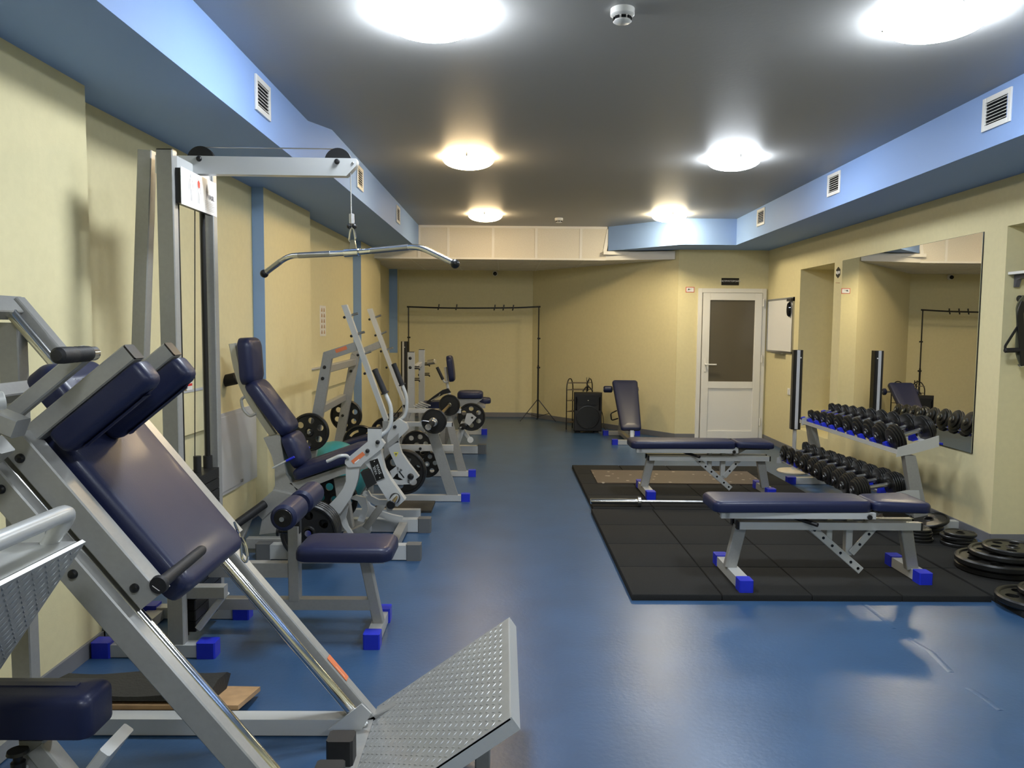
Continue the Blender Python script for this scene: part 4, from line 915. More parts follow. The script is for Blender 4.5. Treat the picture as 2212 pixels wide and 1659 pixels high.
# ================================================================== LEVER PRESS WITH THREE-PART BACK PAD
def band(mb, L_, R_, Y, th):
    """band between two pixel polylines on plane Y, thickness th away from the viewer"""
    n = len(L_); f = [P(x, y, Y) for x, y in L_]; g = [P(x, y, Y) for x, y in R_]; d = V((0, th, 0))
    return mb.loops([[a, c, c+d, a+d] for a, c in zip(f, g)])
def pegs(t, a, c, Y, r=.006, par=None, name='peg', m='steel', dy=0):
    b = MB(); b.cyl(P(*a, Y), P(*c, Y)+V((0, dy, 0)), r, n=12); return t.part(name, b, m, par)
t = Thing('lever_press_machine', 'grey lever press machine with three navy back pads and a black name placard', 'gym machine', (-1.1, 5.2, 0)); LPM = t
YC5 = 5.22
for y0, xl, xr in ((4.83, -1.50, -.60), (5.50, -1.45, -.60)):
    b = MB(); b.box2((xl, y0, .006), (xr, y0+.07, .098), .005); f = t.part('base_beam', b, 'frame_light')
    for x in (xr+.03, xl-.03):
        b = MB(); b.box((x, y0+.035, .052), .095, .082, .104, .008); t.part('end_cap', b, 'cap_grey', f)
b = MB(); b.box2((-.75, 4.90, .02), (-.69, 5.51, .08), .004); t.part('cross_beam', b, 'frame_grey')
b = MB(); b.box2((-1.40, 4.90, .02), (-1.33, 5.51, .09), .004); t.part('cross_beam', b, 'frame_grey')
b = MB(); b.prism([P(799, 1129, 5.40), P(799, 1153, 5.40), P(782, 1161, 5.40), P(733, 1161, 5.40), P(738, 1155, 5.40)], (0, .09, 0)); t.part('base_housing', b, 'frame_light')
# spine and shell behind the pads
b = MB(); b.tube([P(503, 742, YC5), P(513, 800, YC5), P(533, 852, YC5), P(581, 925, YC5), P(604, 958, YC5), P(610, 1010, YC5)], .02, .12, flat=(.05, .035), up=(0, 1, 0)); t.part('spine', b, 'frame_light')
b = MB(); band(b, [(569, 946), (586, 983), (593, 1010), (594, 1049), (588, 1062)], [(604, 938), (608, 962), (613, 995), (618, 1025), (645, 1068)], 5.10, .24); t.part('spine_shell', b, 'frame_grey')
b = MB(); b.prism([P(589, 1060, 5.05), P(648, 1073, 5.05), P(600, 1092, 5.05), P(566, 1122, 5.05), P(545, 1098, 5.05)], (0, .30, 0)); t.part('rear_cover', b, 'frame_grey')
b = MB(); b.prism([P(566, 1122, 5.06), P(600, 1092, 5.06), P(622, 1090, 5.06), P(600, 1150, 5.06), P(560, 1155, 5.06)], (0, .28, 0)); t.part('rear_cover', b, 'frame_grey')
b = MB(); b.beam(P(540, 1108, 5.0), P(517, 1168, 5.0), .05, .045, up=(0, 1, 0)); b2 = t.part('rear_leg', b, 'frame_grey')
b = MB(); b.beam(P(535, 1172, 5.0), P(640, 1172, 5.0), .07, .06, up=(0, 1, 0)); t.part('low_beam', b, 'frame_grey')
b = MB(); b.cyl(P(510, 1133, 4.90), P(574, 1087, 5.02), .028, n=22, bev=.006); t.part('foam_roll', b, 'grip_foam')
def bpad(px, py, L, axx, T=.092, W=.28, Y=YC5, dx=0):
    b = MB(); a = V((axx[0], 0, axx[1])).normalized(); b.pad(V((P(px, py, 5.08).x, Y, P(px, py, 5.08).z)), a, (0, -1, 0), L, W, T, rc=.06, re=.045, crown=.012); return b
t.part('headrest_pad', bpad(513, 782, .315, (-.06, 1)), 'vinyl_navy')
t.part('back_pad', bpad(565, 891, .43, (-.593, .805)), 'vinyl_navy')
t.part('lumbar_pad', bpad(617, 981, .24, (-.377, .926)), 'vinyl_navy')
b = MB(); b.tube([P(529, 857, 5.06), P(521, 862, 5.06), P(524, 884, 5.06), P(540, 900, 5.06), P(553, 893, 5.06)], .010, .03, n=10); t.part('side_loop', b, 'frame_grey')
b = MB(); b.cyl(P(479, 824, 5.4), P(512, 817, 5.4), .042, n=24, bev=.008); t.part('rear_roller', b, 'grip_foam')
for (a, c, e, Y) in (((589, 1011), (618, 996), (636, 987), 5.02), ((640, 985), (655, 975), (669, 966), 5.42)):
    b = MB(); b.cyl(P(*a, Y), P(*c, Y), .0065, n=12); r_ = t.part('adjuster_rod', b, 'frame_light'); b = MB(); b.cyl(P(*c, Y), P(*e, Y), .0085, n=12, bev=.002); t.part('rod_sleeve', b, 'cap_blue', r_)
# seat
sa = V((.94, 0, .34)).normalized(); c0, c1 = P(640, 1040, 5.06), P(797, 984, 5.06)
b = MB(); b.pad(V(((c0.x+c1.x)/2, 5.21, (c0.z+c1.z)/2)), sa, (0, 1, 0), (c1-c0).length+.04, .29, .075, rc=.05, re=.035, crown=.02); t.part('seat_pad', b, 'vinyl_navy')
b = MB(); b.prism([P(625, 1044, 5.10), P(640, 1041, 5.10), P(738, 1008, 5.10), P(790, 992, 5.10), P(790, 1012, 5.10), P(738, 1026, 5.10), P(650, 1061, 5.10)], (0, .20, 0)); t.part('seat_frame', b, 'frame_grey')
b = MB(); b.beam(P(735, 1030, 5.2), P(752, 1140, 5.2), .08, .07, up=(0, 1, 0)); t.part('seat_column', b, 'frame_grey')
# lever arms, near and far
YA, YB_ = 4.85, 5.62
b = MB(); poly(b, [(794, 926), (823, 927), (823, 949), (831, 959), (824, 970), (787, 999), (779, 1008), (753, 1010), (745, 1002), (745, 994), (794, 954)], YA, .055); br = t.part('lever_bracket', b, 'frame_light')
b = MB(); poly(b, [(794.5, 926.5), (823, 927), (823, 924.5), (794.5, 924.5)], YA+.002, .05); t.part('bracket_plug', b, 'black_plastic', br)
bolt(t, P(816, 955, YA), r=.014, par=br, h=.02); bolt(t, P(794, 974, YA), r=.014, par=br, h=.02)
b = plate_on(P(761, 999, YA), P(786, 979, YA), .026, (0, -1, 0), .0015); lb = t.part('warning_label', b, 'label_orange', br)
b = plate_on(P(766, 1000, YA-.0016), P(776, 992, YA-.0016), .006, (0, -1, 0), .0006); t.part('label_line', b, 'paper_white', lb)
b = MB(); band(b, [(747, 1006), (747, 1040), (741, 1055), (729, 1072), (708, 1093)], [(777, 1006), (774, 1032), (768, 1052), (757, 1077), (734, 1110)], YA+.01, .05); t.part('lever_arm', b, 'frame_light')
b = MB(); band(b, [(786, 999), (799, 1013), (813, 1042), (839, 1084), (858, 1095)], [(822, 972), (826, 994), (831, 1014), (844, 1037), (875, 1080)], YA+.02, .07); la = t.part('lever_arm', b, 'frame_light')
b = MB(); poly(b, [(778.5, 1020.5), (799, 1014), (813, 1044), (793, 1056)], YA, .09); t.part('rubber_block', b, 'black_rubber')
pa = [(798.2, 996.2), (815.6, 990.2), (830.5, 1032.5), (813, 1039.5)]
b = MB(); poly(b, [(797, 995.4), (816.4, 988.8), (831.8, 1033), (812.4, 1041)], YA+.016, .004); pb = t.part('placard_plate', b, 'frame_light', la)
b = MB(); poly(b, pa, YA+.013, .003); pf = t.part('placard_face', b, 'label_black', pb)
pc = [P(x, y, YA+.012) for x, y in pa]; cx = sum(pc, V((0, 0, 0)))/4
e_up = (pc[0]-pc[3]).normalized(); e_rt = (pc[1]-pc[0]).normalized()      # along the plate / across it
for w_, off in (('VASIL', -.012), ('SWVA', .012)):
    t.part('placard_text', text_mb(w_, .0235, cx+e_rt*off+V((0, -.001, 0)), e_up, -e_rt*1.0, .0012), 'frame_light', pf)
for s_ in (-1, 1):
    bolt(t, cx+e_up*s_*.055+V((0, -.0005, 0)), r=.004, par=pf, m='steel', h=.003, name='screw')
b = MB(); b.cyl(P(854, 1075, YA+.03), P(854, 1075, YA+.03)+V((0, -.06, 0)), .034, .030, n=24, bev=.003); t.part('horn_collar', b, 'black_rubber')
c = P(854, 1075, YA); b = MB(); b.cyl(c, c+V((0, -.19, 0)), .0245, n=24); h_ = t.part('weight_horn', b, 'chrome'); b = MB(); b.cyl(c+V((0, -.188, 0)), c+V((0, -.205, 0)), .027, n=24, bev=.004); t.part('horn_cap', b, 'black_plastic', h_)
# far arm
b = MB(); poly(b, [(846, 915), (861, 905), (878, 915), (882, 927), (861, 948), (861, 956), (838, 962), (836, 946)], YB_, .05); br = t.part('lever_bracket', b, 'frame_light'); bolt(t, P(853, 922, YB_), r=.013, par=br, h=.02)
b = MB(); poly(b, [(836, 968), (861, 950), (861, 936), (838, 956)], YB_-.012, .05); t.part('lever_link', b, 'frame_grey')
b = MB(); band(b, [(838, 961), (840, 972), (845, 984), (856, 1007), (861, 1030), (884, 1046)], [(860, 950), (862, 962), (868, 980), (884, 1003), (896, 1018), (905, 1030)], YB_, .055); la = t.part('lever_arm', b, 'frame_light')
b = MB(); band(b, [(856, 1007), (850, 1012), (842, 1018)], [(870, 1016), (856, 1024), (848, 1034)], YB_, .012); t.part('arm_plate', b, 'frame_light', la)
b = MB(); band(b, [(846, 1034), (862, 1038), (884, 1036)], [(848, 1045), (864, 1047), (886, 1046)], YB_, .012); t.part('arm_plate', b, 'frame_light', la)
bolt(t, P(887, 1029.5, YB_), r=.024, par=la, h=.02); pegs(t, (862, 1018), (873, 1032), YB_-.002, .004, la, 'slot', 'lens_black')
b = MB(); poly(b, [(850, 977), (861, 977), (855.5, 987.5)], YB_-.0015, .0015); tr = t.part('warning_triangle', b, 'label_yellow', la)
b = MB(); poly(b, [(853, 979), (858, 979), (855.5, 984)], YB_-.003, .0012); t.part('triangle_sign', b, 'ink_grey', tr)
# curved struts under the arms
for Y, L_, R_ in ((4.98, [(786, 1066), (794, 1082), (812, 1092), (846, 1090)], [(795, 1060), (802, 1072), (818, 1080), (842, 1080)]),
                  (5.0, [(754, 1077), (772, 1082), (782, 1098), (772, 1125)], [(768, 1070), (790, 1076), (795, 1100), (786, 1128)]),
                  (5.42, [(776, 1072), (786, 1096), (806, 1112), (834, 1122), (869, 1124)], [(786, 1068), (800, 1092), (820, 1104), (846, 1112), (870, 1117)]),
                  (4.93, [(732, 1118), (742, 1140), (752, 1152), (766, 1162)], [(752, 1092), (746, 1120), (752, 1138), (762, 1154)])):
    b = MB(); band(b, L_, R_, Y, .03); t.part('curved_strut', b, 'frame_light')
b = MB(); b.beam(P(830, 1085, 5.3), P(790, 1140, 5.3), .05, .05, up=(0, 1, 0)); t.part('curved_strut', b, 'frame_grey')
b = MB(); b.cyl(P(790, 1066, 4.98), P(790, 1066, 5.02), .02, n=20); t.part('pivot', b, 'frame_light')
# handles
for Y, g0, g1, tb in ((4.90, (809, 797), (832, 850), [(832, 850), (845, 878), (845, 914), (838, 930), (822, 941)]), (5.70, (850, 785), (869, 832), [(869, 832), (879, 858), (878, 888), (872, 902), (858, 910)])):
    b = MB(); b.tube([P(x, y, Y) for x, y in tb], .0135, .07, n=14); h_ = t.part('handle_tube', b, 'frame_light')
    b = MB(); a, c_ = P(*g0, Y), P(*g1, Y); d = (c_-a); L = d.length; b.lathe(a, d, [(0, .012), (.004, .020), (L*.2, .0185), (L*.8, .020), (L*.94, .019), (L*.95, .026), (L, .026), (L+.002, .015)], 20); t.part('foam_grip', b, 'grip_foam', h_)
b = MB(); b.tube([P(706, 997, 4.82), P(735, 984, 4.82), P(750, 984, 4.84), P(754, 992, 4.86)], .0115, .04, n=12); t.part('side_handle', b, 'frame_light')
b = MB(); c = P(665, 1153, 4.60); b.cyl(c, c+V((0, .26, 0)), .020, n=20); t.part('weight_horn', b, 'chrome')
b = MB(); c = P(872, 1019, 5.84); b.cyl(c+V((0, -.16, 0)), c+V((0, .10, 0)), .020, n=20); t.part('weight_horn', b, 'chrome')
for k in range(4):
    wplate('black plate on the near side of the lever press, %s of four on that horn' % ['outermost', 'second', 'third', 'innermost'][k], .175, .036, P(665, 1153, 4.60)+V((0, .012+k*.0365, 0)), (0, 1, 0), 'plates on the near horn of the lever press', spin=.2+.3*k)
wplate('large black weight plate on the far horn of the lever press, facing the aisle', .175, .05, P(872, 1019, 5.84)+V((0, -.03, 0)), (0, 1, 0), spin=.5)
wplate('black weight plate with round holes low behind the seat of the lever press', .165, .036, P(722, 1080, 5.42), (0, 1, 0), spin=.9)
# ================================================================== GYM BALL
b = MB(); k = 24; R = .272
b.lathe((-1.395, 6.31, R), (0, 0, 1), [(-R*math.cos(PI*i/k), R*math.sin(PI*i/k)) for i in range(k+1)], 48)
single('gym_ball', b, 'teal_vinyl', 'large teal inflatable gym ball behind the lever press seat', 'gym ball', loc=V((-1.395, 6.31, 0)), ang=180)
# ================================================================== INCLINE RACK WITH PEGGED POSTS
t = Thing('incline_press_rack', 'tall grey bench rack with two slanted pegged posts and braced rear legs', 'gym machine', (-1.2, 6.6, 0))
for Y, post, beam_, rear, pg, bl, rb in (
    (5.95, [(737, 659.5), (749, 658), (838, 905), (831.6, 917)], [(698, 761), (766.5, 738.7), (771, 757), (714, 776)], [(698, 762), (716, 776), (697, 896), (662, 1100), (644, 1100), (674, 894)], [((758.4, 681), (773.4, 677)), ((773, 721), (788, 717)), ((788, 763.7), (802, 759))], [(744, 685.6), (759, 726), (773, 767), (788, 807)], [(701, 793), (697, 817.5)]),
    (7.17, [(792.5, 668), (803, 666), (878, 877), (873, 882)], [(759, 762), (818.5, 736.6), (823, 750.7), (772, 772)], [(758, 764), (775, 770), (740.4, 957), (722, 1048), (705, 1048), (721, 959)], [((810, 685.6), (823, 681)), ((824, 721), (835, 716)), ((836, 755), (849, 751))], [(798, 690), (811, 724.6), (823, 759), (835, 794)], [(761, 781), (758, 801.7), (740, 897.6)])):
    b = MB(); poly(b, post, Y-.005, .05); po = t.part('slanted_post', b, 'frame_light')
    b = MB(); poly(b, beam_, Y, .05); bm = t.part('top_beam', b, 'frame_grey')
    b = MB(); poly(b, rear, Y+.002, .05); rp = t.part('rear_post', b, 'frame_grey')
    for a, c_ in pg: pegs(t, a, c_, Y+.02, .009, po)
    for q in bl: bolt(t, P(*q, Y+.01), r=.011, par=po)
    for q in rb: bolt(t, P(*q, Y), r=.013, par=rp)
    q0 = P(rear[3][0]-8, 1000, Y).x
    b = MB(); b.box2((q0-.12, Y-.005, .004), (P(post[2][0], 900, Y).x+.25 if Y < 6.5 else P(post[2][0], 900, Y).x+.15, Y+.055, .06), .004); t.part('floor_beam', b, 'frame_light')
    b = MB(); e = P(post[3][0]+2, post[3][1]-8, Y+.02); b.beam(e, (e.x+.03, e.y, .05), .05, .05, up=(0, 1, 0)); t.part('front_leg', b, 'frame_grey')
b = plate_on(P(725, 759, 5.949), P(749, 750.5, 5.949), .028, (0, -1, 0), .0015); t.part('warning_label', b, 'label_orange')
for py in (797, 888):
    a, c_ = P(705 if py < 850 else 686, py, 6.0), P(764 if py < 850 else 742, py-8 if py < 850 else py-20, 7.18); c_.z = a.z
    b = MB(); b.beam(a, c_, .05, .06); t.part('cross_beam', b, 'frame_grey')
b = MB(); b.pad(V((-1.16, 6.62, .50)), V((.80, 0, .25)).normalized(), (0, 1, 0), .50, .26, .06); t.part('seat_pad', b, 'vinyl_navy')
b = MB(); b.beam((-1.16, 6.62, .02), (-1.16, 6.62, .49), .06, .06); t.part('seat_post', b, 'frame_grey')
for (lb, R, th, px_, py_, Y, st, hn) in (('black plate with six round holes on the near rear leg of the pegged rack', .147, .045, 668, 934, 5.86, 'hole', 6), ('black six-hole plate on the far rear leg of the pegged rack', .15, .04, 747, 898, 7.235, 'hole', 6), ('black plate with curved slots low between the legs of the pegged rack', .158, .04, 778, 957, 6.80, 'slot', 4), ('black plate half hidden behind the lever handles on the pegged rack', .15, .04, 834, 935, 7.30, 'hole', 6)):
    wplate(lb, R, th, P(px_, py_, Y), (0, 1, 0), spin=.35, style=st, holes=hn)
    b = MB(); c = P(px_, py_, Y); b.cyl(c+V((0, -.02, 0)), c+V((0, .10, 0)), .014, n=16, bev=.003); t.part('plate_peg', b, 'steel')
# ================================================================== FLAT PRESS BENCH WITH LOADED BAR
t = Thing('bar_rack_bench', 'grey bench frame with blue feet carrying a loaded bar beside the aisle', 'gym machine', (-.75, 7.0, 0))
for Y, bx, lg, fl, cp in ((6.50, (864, 976, 912, 922), [(918, 920), (941, 920), (990, 1073), (967, 1074)], (864, 998, 1072, 1083), (996, 1012)), (7.60, (878, 996, 883, 892.6), [(958, 890), (972, 890), (1008.5, 1022), (990, 1022)], (905, 1013, 1021, 1031), (1012, 1027))):
    a, c_ = P(bx[0], bx[2], Y), P(bx[1], bx[3], Y)
    b = MB(); b.box2((a.x, Y, c_.z), (c_.x, Y+.05, a.z), .004); tb = t.part('top_beam', b, 'frame_light')
    b = MB(); b.box2((c_.x, Y+.003, c_.z+.003), (c_.x+.006, Y+.047, a.z-.003), .001); t.part('plug', b, 'black_plastic', tb)
    b = MB(); poly(b, lg, Y+.005, .045); t.part('slanted_leg', b, 'frame_grey')
    x0, x1 = P(fl[0], 1060, Y).x, P(fl[1], 1060, Y).x
    b = MB(); b.box2((x0-.4, Y, .004), (x1, Y+.05, .055), .004); fb = t.part('foot_bar', b, 'frame_light')
    b = MB(); b.box((x1+.03, Y+.025, .034), .075, .062, .068, .006); t.part('end_cap', b, 'cap_blue', fb)
    xr = -.575 if Y < 7 else -.535
    for dx in (-.03, .05):
        b = MB(); b.box2((xr+dx-.006, Y+.015, a.z-.002), (xr+dx+.006, Y+.035, a.z+.075), .002); t.part('bar_hook', b, 'frame_light')
    b = MB(); b.beam((x0-.35, Y+.025, .05), (a.x+.03, Y+.025, c_.z+.02), .045, .045, up=(0, 1, 0)); t.part('rear_leg', b, 'frame_grey')
a, c_ = P(842, 968, 7.0), P(979, 968, 7.0); b = MB(); b.box2((a.x, 7.0, a.z-.025), (c_.x, 7.05, a.z+.03), .004); mb_ = t.part('middle_beam', b, 'frame_light'); bolt(t, P(908, 969, 7.0), r=.013, par=mb_)
b = MB(); b.box2((-1.02, 6.56, .38), (-.97, 7.6, .43), .003); t.part('cross_beam', b, 'frame_grey')
for lb, R, px_, py_, Y in (('black plate stored under the bar bench, upper one', .14, 900, 962, 7.12), ('black plate stored under the bar bench, lower one by the floor beam', .13, 922, 1003, 7.26)):
    wplate(lb, R, .035, P(px_, py_, Y), (0, 1, 0), spin=.6)
b = MB(); b.cyl(P(900, 962, 7.1), P(900, 962, 7.3), .012); t.part('plate_peg', b, 'steel')
b = MB(); b.cyl(P(922, 1003, 7.18), P(922, 1003, 7.35), .012); t.part('plate_peg', b, 'steel')
t = Thing('loaded_barbell', 'short bar with a black disc at each end resting on the bar bench', 'barbell', (-.55, 7.0, .7))
a, c_ = V((-.583, 5.92, .718)), V((-.525, 7.98, .722)); d = (c_-a).normalized()
b = MB(); b.cyl(a+d*.36, c_-d*.36, .0135, n=16); t.part('bar_shaft', b, 'brass' if 'brass' in M else 'steel')
for p_, s in ((a, 1), (c_, -1)):
    b = MB(); b.cyl(p_, p_+d*s*.38, .0245, n=20, bev=.003); t.part('sleeve', b, 'chrome')
    b = MB(); b.cyl(p_+d*s*.31, p_+d*s*.35, .036, n=22, bev=.004); t.part('spring_collar', b, 'steel')
    b = MB(); b.tube([p_+d*s*.33, p_+d*s*.33+V((-.09, -.0, .01)), p_+d*s*.33+V((-.11, 0, 0))], .005, .01, n=8); t.part('collar_pin', b, 'chrome')
wplate('small black disc on the near end of the bar at the aisle', .105, .030, a+d*.375, d, 'discs on the loaded bar', holes=0)
wplate('small black disc on the far end of the bar at the aisle', .105, .030, c_-d*.405, d, 'discs on the loaded bar', holes=0)
# small rubber mat
b = MB(); b.prism([(-1.05, 6.10, 0), (-.575, 6.10, 0), (-.575, 6.46, 0), (-1.05, 6.46, 0)], (0, 0, .018)); single('rubber_mat', b, 'folded_rubber', 'small dark rubber mat on the floor between the lever press and the bar bench', 'mat')
# ================================================================== FAR MACHINES
t = Thing('squat_stand', 'pale grey squat stand with two upright posts and short hooks at the far left', 'gym machine', (-1.05, 9.3, 0))
for (x0, x1, yt, yb, Y) in ((880, 895, 761, 960, 8.9), (904, 917, 756, 950, 9.2)):
    a, c_ = P(x0, yt, Y), P(x1, yt, Y); b = MB(); b.box2((a.x, Y, .05), (c_.x, Y+.07, a.z), .004); po = t.part('upright_post', b, 'frame_light')
    b = MB(); b.box2((a.x+.003, Y+.003, a.z), (c_.x-.003, Y+.067, a.z+.006), .001); t.part('plug', b, 'black_plastic', po)
    for y in ((774, 794) if x0 == 880 else (785, 810)):
        if x0 == 880: bolt(t, P(886, y, Y), r=.018, par=po)
        else: bolt(t, P(905, y, Y), d=(-1, 0, 0), r=.014, par=po)
    for y in ((796, 821) if x0 == 880 else (788, 810)):
        b = MB(); p0 = P(x1, y, Y+.03); b.tube([p0, p0+V((.055, 0, 0)), p0+V((.062, 0, -.02))], .008, .01, n=8); b.tube([p0+V((0, 0, .02)), p0+V((.06, 0, .02))], .006, n=8); t.part('bar_hook', b, 'black_plastic')
    b = MB(); b.box2((a.x-.45, Y, .004), (c_.x+.25, Y+.06, .06), .004); t.part('foot_bar', b, 'frame_light')
    b = MB(); b.beam((a.x-.40, Y+.03, .05), (a.x+.02, Y+.03, .55), .05, .05, up=(0, 1, 0)); t.part('rear_brace', b, 'frame_grey')
b = MB(); q = P(925, 783, 9.2); b.cyl(q, q+V((.09, -.05, .015)), .03, n=20, bev=.004); t.part('clamp_roller', b, 'steel')
b = MB(); b.beam(P(896, 794, 9.0), P(908, 786, 9.2), .05, .05); t.part('link', b, 'frame_light')
t = Thing('leg_curl_machine', 'far leg curl machine with an upright navy backrest and two dark seat pads', 'gym machine', (-.75, 8.9, 0))
Y = 8.75
c = P(966, 798, Y); b = MB(); b.pad(V((c.x, Y+.12, c.z)), V((-.12, 0, 1)).normalized(), (0, -1, 0), .30, .24, .07, rc=.06, re=.03); t.part('backrest_pad', b, 'vinyl_navy')
b = MB(); b.tube([P(962, 793, Y+.1), P(966, 830, Y+.1), P(972, 860, Y+.1)], .018, .05); t.part('backrest_post', b, 'frame_light')
b = MB(); b.tube([P(957, 820, Y-.05), P(960, 826, Y-.05), P(968, 824, Y+.05)], .010, .02); h_ = t.part('handle_tube', b, 'frame_light'); b = MB(); b.cyl(P(944, 793, Y-.05), P(957, 820, Y-.05), .018, n=16, bev=.003); t.part('foam_grip', b, 'grip_foam', h_)
c0, c1 = P(987, 861, Y), P(1043, 861, Y); b = MB(); b.pad(V(((c0.x+c1.x)/2, Y+.13, c0.z)), (1, 0, 0), (0, 1, 0), c1.x-c0.x, .26, .08, rc=.06, re=.035); t.part('seat_pad', b, 'vinyl_navy')
c0, c1 = P(1020, 873, Y+.25), P(1058, 873, Y+.25); b = MB(); b.pad(V(((c0.x+c1.x)/2, Y+.40, c0.z)), (1, 0, 0), (0, 1, 0), c1.x-c0.x+.02, .22, .065, rc=.05, re=.03); t.part('leg_pad', b, 'vinyl_navy')
b = MB(); b.prism([P(985, 862, Y+.03), P(1042, 862, Y+.03), P(1030, 872, Y+.03), P(1048, 878, Y+.03), P(1048, 882, Y+.03), P(985, 878, Y+.03)], (0, .3, 0)); t.part('seat_frame', b, 'frame_grey')
b = MB(); poly(b, [(1008, 893), (1018, 893), (1029, 902), (1014, 920), (1003, 912)], Y-.33, .03); pl = t.part('lever_plate', b, 'frame_light'); bolt(t, P(1020, 902, Y-.33), r=.012, par=pl)
b = MB(); q = P(1001, 921, Y-.33); b.cyl(q, q+V((-.04, -.10, -.01)), .014, n=16); h_ = t.part('peg', b, 'chrome'); b = MB(); b.cyl(q, q+V((-.012, -.03, 0)), .035, n=20); t.part('peg_collar', b, 'black_rubber', h_)
b = MB(); b.beam(P(1003, 912, Y-.28), P(985, 962, Y-.28), .07, .05, up=(0, 1, 0)); t.part('lever_arm', b, 'frame_light')
b = MB(); b.beam(P(1000, 930, Y-.2), P(1016, 950, Y-.2), .04, .04, up=(0, 1, 0)); b.cyl(P(1016, 950, Y-.23), P(1016, 950, Y-.17), .035, n=18); t.part('pivot_arm', b, 'frame_light')
for yy, x1_, m_ in ((8.98, 1033, 'cap_grey'),):
    c1 = P(x1_, 965, yy); b = MB(); b.box2((c1.x-.75, yy, .006), (c1.x, yy+.09, .095), .005); f = t.part('base_beam', b, 'frame_light'); b = MB(); b.box((c1.x+.045, yy+.045, .055), .10, .10, .11, .008); t.part('end_cap', b, m_, f)
c = P(1046, 930, 10.6); b = MB(); b.box2((c.x-.8, c.y, .004), (c.x-.03, c.y+.06, .06), .004); f = t.part('rear_foot', b, 'frame_light'); b = MB(); b.box((c.x, c.y+.03, .04), .08, .075, .08, .006); t.part('end_cap', b, 'cap_blue', f)
b = MB(); b.beam((c.x-.06, c.y+.03, .05), (c.x-.06, c.y+.03, .40), .05, .05); t.part('rear_post', b, 'frame_light')
b = MB(); b.beam((c.x-.06, c.y+.03, .40), P(1035, 876, Y+.45), .05, .05); t.part('rear_rail', b, 'frame_grey')
b = MB(); b.beam(P(960, 880, Y), P(955, 968, Y), .06, .06, up=(0, 1, 0)); t.part('front_post', b, 'frame_grey')
b = MB(); b.beam((-.70, 8.95, .10), (-.55, 8.80, .60), .06, .06, up=(0, 1, 0)); t.part('seat_post', b, 'frame_grey')
b = MB(); band(b, [(921, 868), (935, 857), (955, 843), (968, 839)], [(925, 873), (940, 862), (958, 852), (974, 848)], Y-.15, .05); lv = t.part('range_lever', b, 'black_plastic')
b = MB(); b.tube([P(931, 866, Y-.17), P(948, 856, Y-.17), P(951, 851, Y-.17)], .006, .01, n=8); t.part('lever_wire', b, 'steel', lv)
b = MB(); b.prism([P(912, 870, Y+.1), P(985, 866, Y+.1), P(985, 882, Y+.1), P(912, 884, Y+.1)], (0, .25, 0)); t.part('thigh_pad_base', b, 'vinyl_navy')
for k in range(4):
    b = MB(); b.beam(P(893+k*5, 876-k*2.5, Y-.1), P(915+k*5, 884-k*2.5, Y-.1), .012, .05, up=(0, 1, 0)); t.part('range_rib', b, 'frame_light')
wplate('black plate with six oval holes on the lever of the far leg curl machine', .155, .04, P(1018, 901, 8.47), (0, 1, 0), spin=.2)
b = MB(); b.cyl(P(1018, 901, 8.44), P(1018, 901, 8.62), .018, n=16); t.part('weight_horn', b, 'steel')
# ================================================================== THINGS ON THE LEFT WALL
def lx(y): return leftx(y)
t = Thing('access_panel', 'pale grey steel access panel low on the left wall behind the pulldown tower', 'panel', (lx(5.6), 5.6, .30))
b = MB(); y0, y1, z0, z1 = 5.20, 5.955, .315, .885
b.prism([(lx(y0)-.01, y0, z0), (lx(y1)-.01, y1, z0), (lx(y1)+.015, y1, z0), (lx(y0)+.015, y0, z0)], (0, 0, z1-z0)); t.part('panel_frame', b, 'panel_grey')
b = MB(); b.prism([(lx(y0)+.016, y0+.025, z0+.025), (lx(y1)+.016, y1-.025, z0+.025), (lx(y1)+.021, y1-.025, z0+.025), (lx(y0)+.021, y0+.025, z0+.025)], (0, 0, z1-z0-.05)); d_ = t.part('panel_door', b, 'panel_grey')
b = MB(); b.cyl((lx(5.6)+.02, 5.6, .36), (lx(5.6)+.034, 5.6, .36), .011); t.part('panel_lock', b, 'steel', d_)
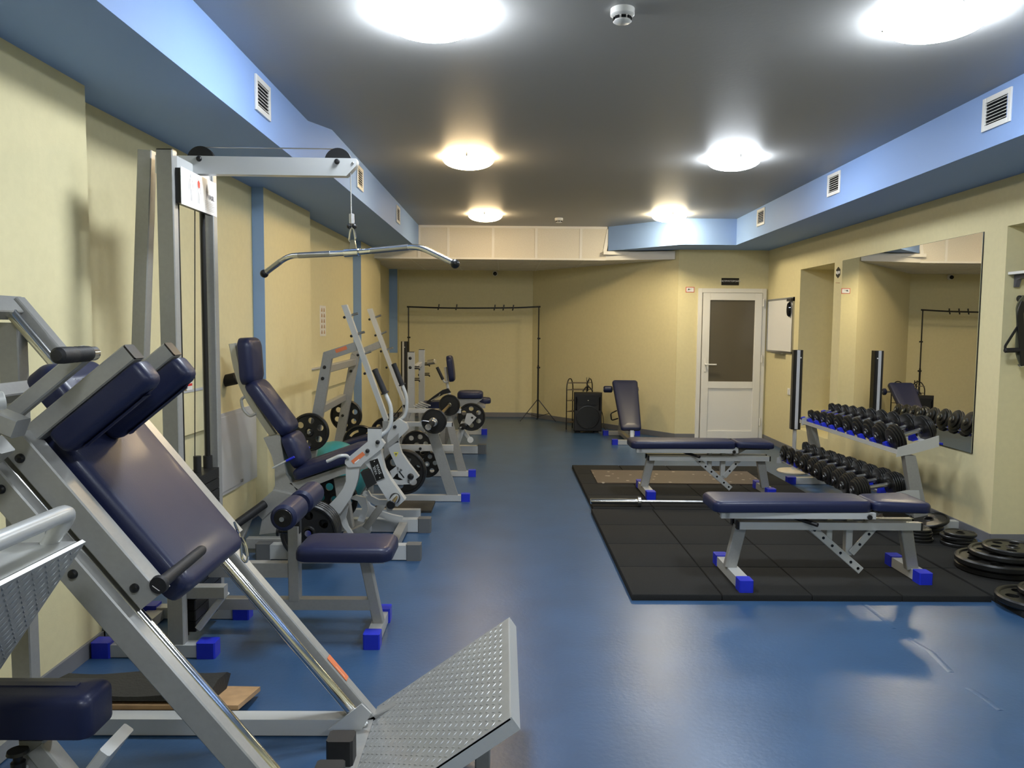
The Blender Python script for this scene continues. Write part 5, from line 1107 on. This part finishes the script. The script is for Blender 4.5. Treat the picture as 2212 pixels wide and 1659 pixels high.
t = Thing('wall_poster', 'narrow cream poster with brown drawings on the left wall beside the pegged rack', 'poster', (lx(8.1), 8.1, 1.38))
b = MB(); y0, y1 = 8.02, 8.26; b.prism([(lx(y0), y0, 1.385), (lx(y1), y1, 1.385), (lx(y1)+.003, y1, 1.385), (lx(y0)+.003, y0, 1.385)], (0, 0, .32)); ps = t.part('poster_sheet', b, 'strip_white')
b = MB()
for i in range(5):
    for j in range(2):
        y = 8.06+j*.10; z = 1.41+i*.058; X = lx(y)+.0035
        b.prism([(X, y, z), (X, y+.06, z), (X, y+.045, z+.035), (X, y+.02, z+.04)], (.001, 0, 0))
t.part('poster_drawings', b, 'wood', ps)
b = MB(); b.prism([(lx(3.52)-.05, 3.52, .82), (lx(5.18)-.05, 5.18, .82), (lx(5.18)+.03, 5.18, .82), (lx(3.52)+.03, 3.52, .82)], (0, 0, .26)); struct('trim_9', b, 'wallpaper')
b = MB(); b.prism([(lx(3.52)-.05, 3.52, 1.081), (lx(5.18)-.05, 5.18, 1.081), (lx(5.18)+.034, 5.18, 1.081), (lx(3.52)+.034, 3.52, 1.081)], (0, 0, .012)); struct('trim_10', b, 'panel_grey')
b = MB(); b.prism([(lx(7.26)-.03, 7.26, .84), (lx(9.64)-.03, 9.64, .84), (lx(9.64)+.03, 9.64, .84), (lx(7.26)+.03, 7.26, .84)], (0, 0, .22)); struct('trim_11', b, 'wallpaper')
b = MB(); b.prism([(lx(7.26)-.03, 7.26, 1.061), (lx(9.64)-.03, 9.64, 1.061), (lx(9.64)+.05, 9.64, 1.061), (lx(7.26)+.05, 7.26, 1.061)], (0, 0, .012)); struct('trim_12', b, 'panel_grey')
t = Thing('wall_leaflet', 'tiny coloured leaflet on the left wall seen between the tower uprights', 'leaflet', (lx(4.75), 4.75, 1.1))
X = lx(4.75)+.034; b = MB(); b.box2((X-.004, 4.70, 1.095), (X, 4.78, 1.20), .0005); s_ = t.part('leaflet_sheet', b, 'paper_white'); b = MB(); b.box2((X, 4.705, 1.12), (X+.001, 4.775, 1.135), 0); t.part('leaflet_print', b, 'red_mark', s_)
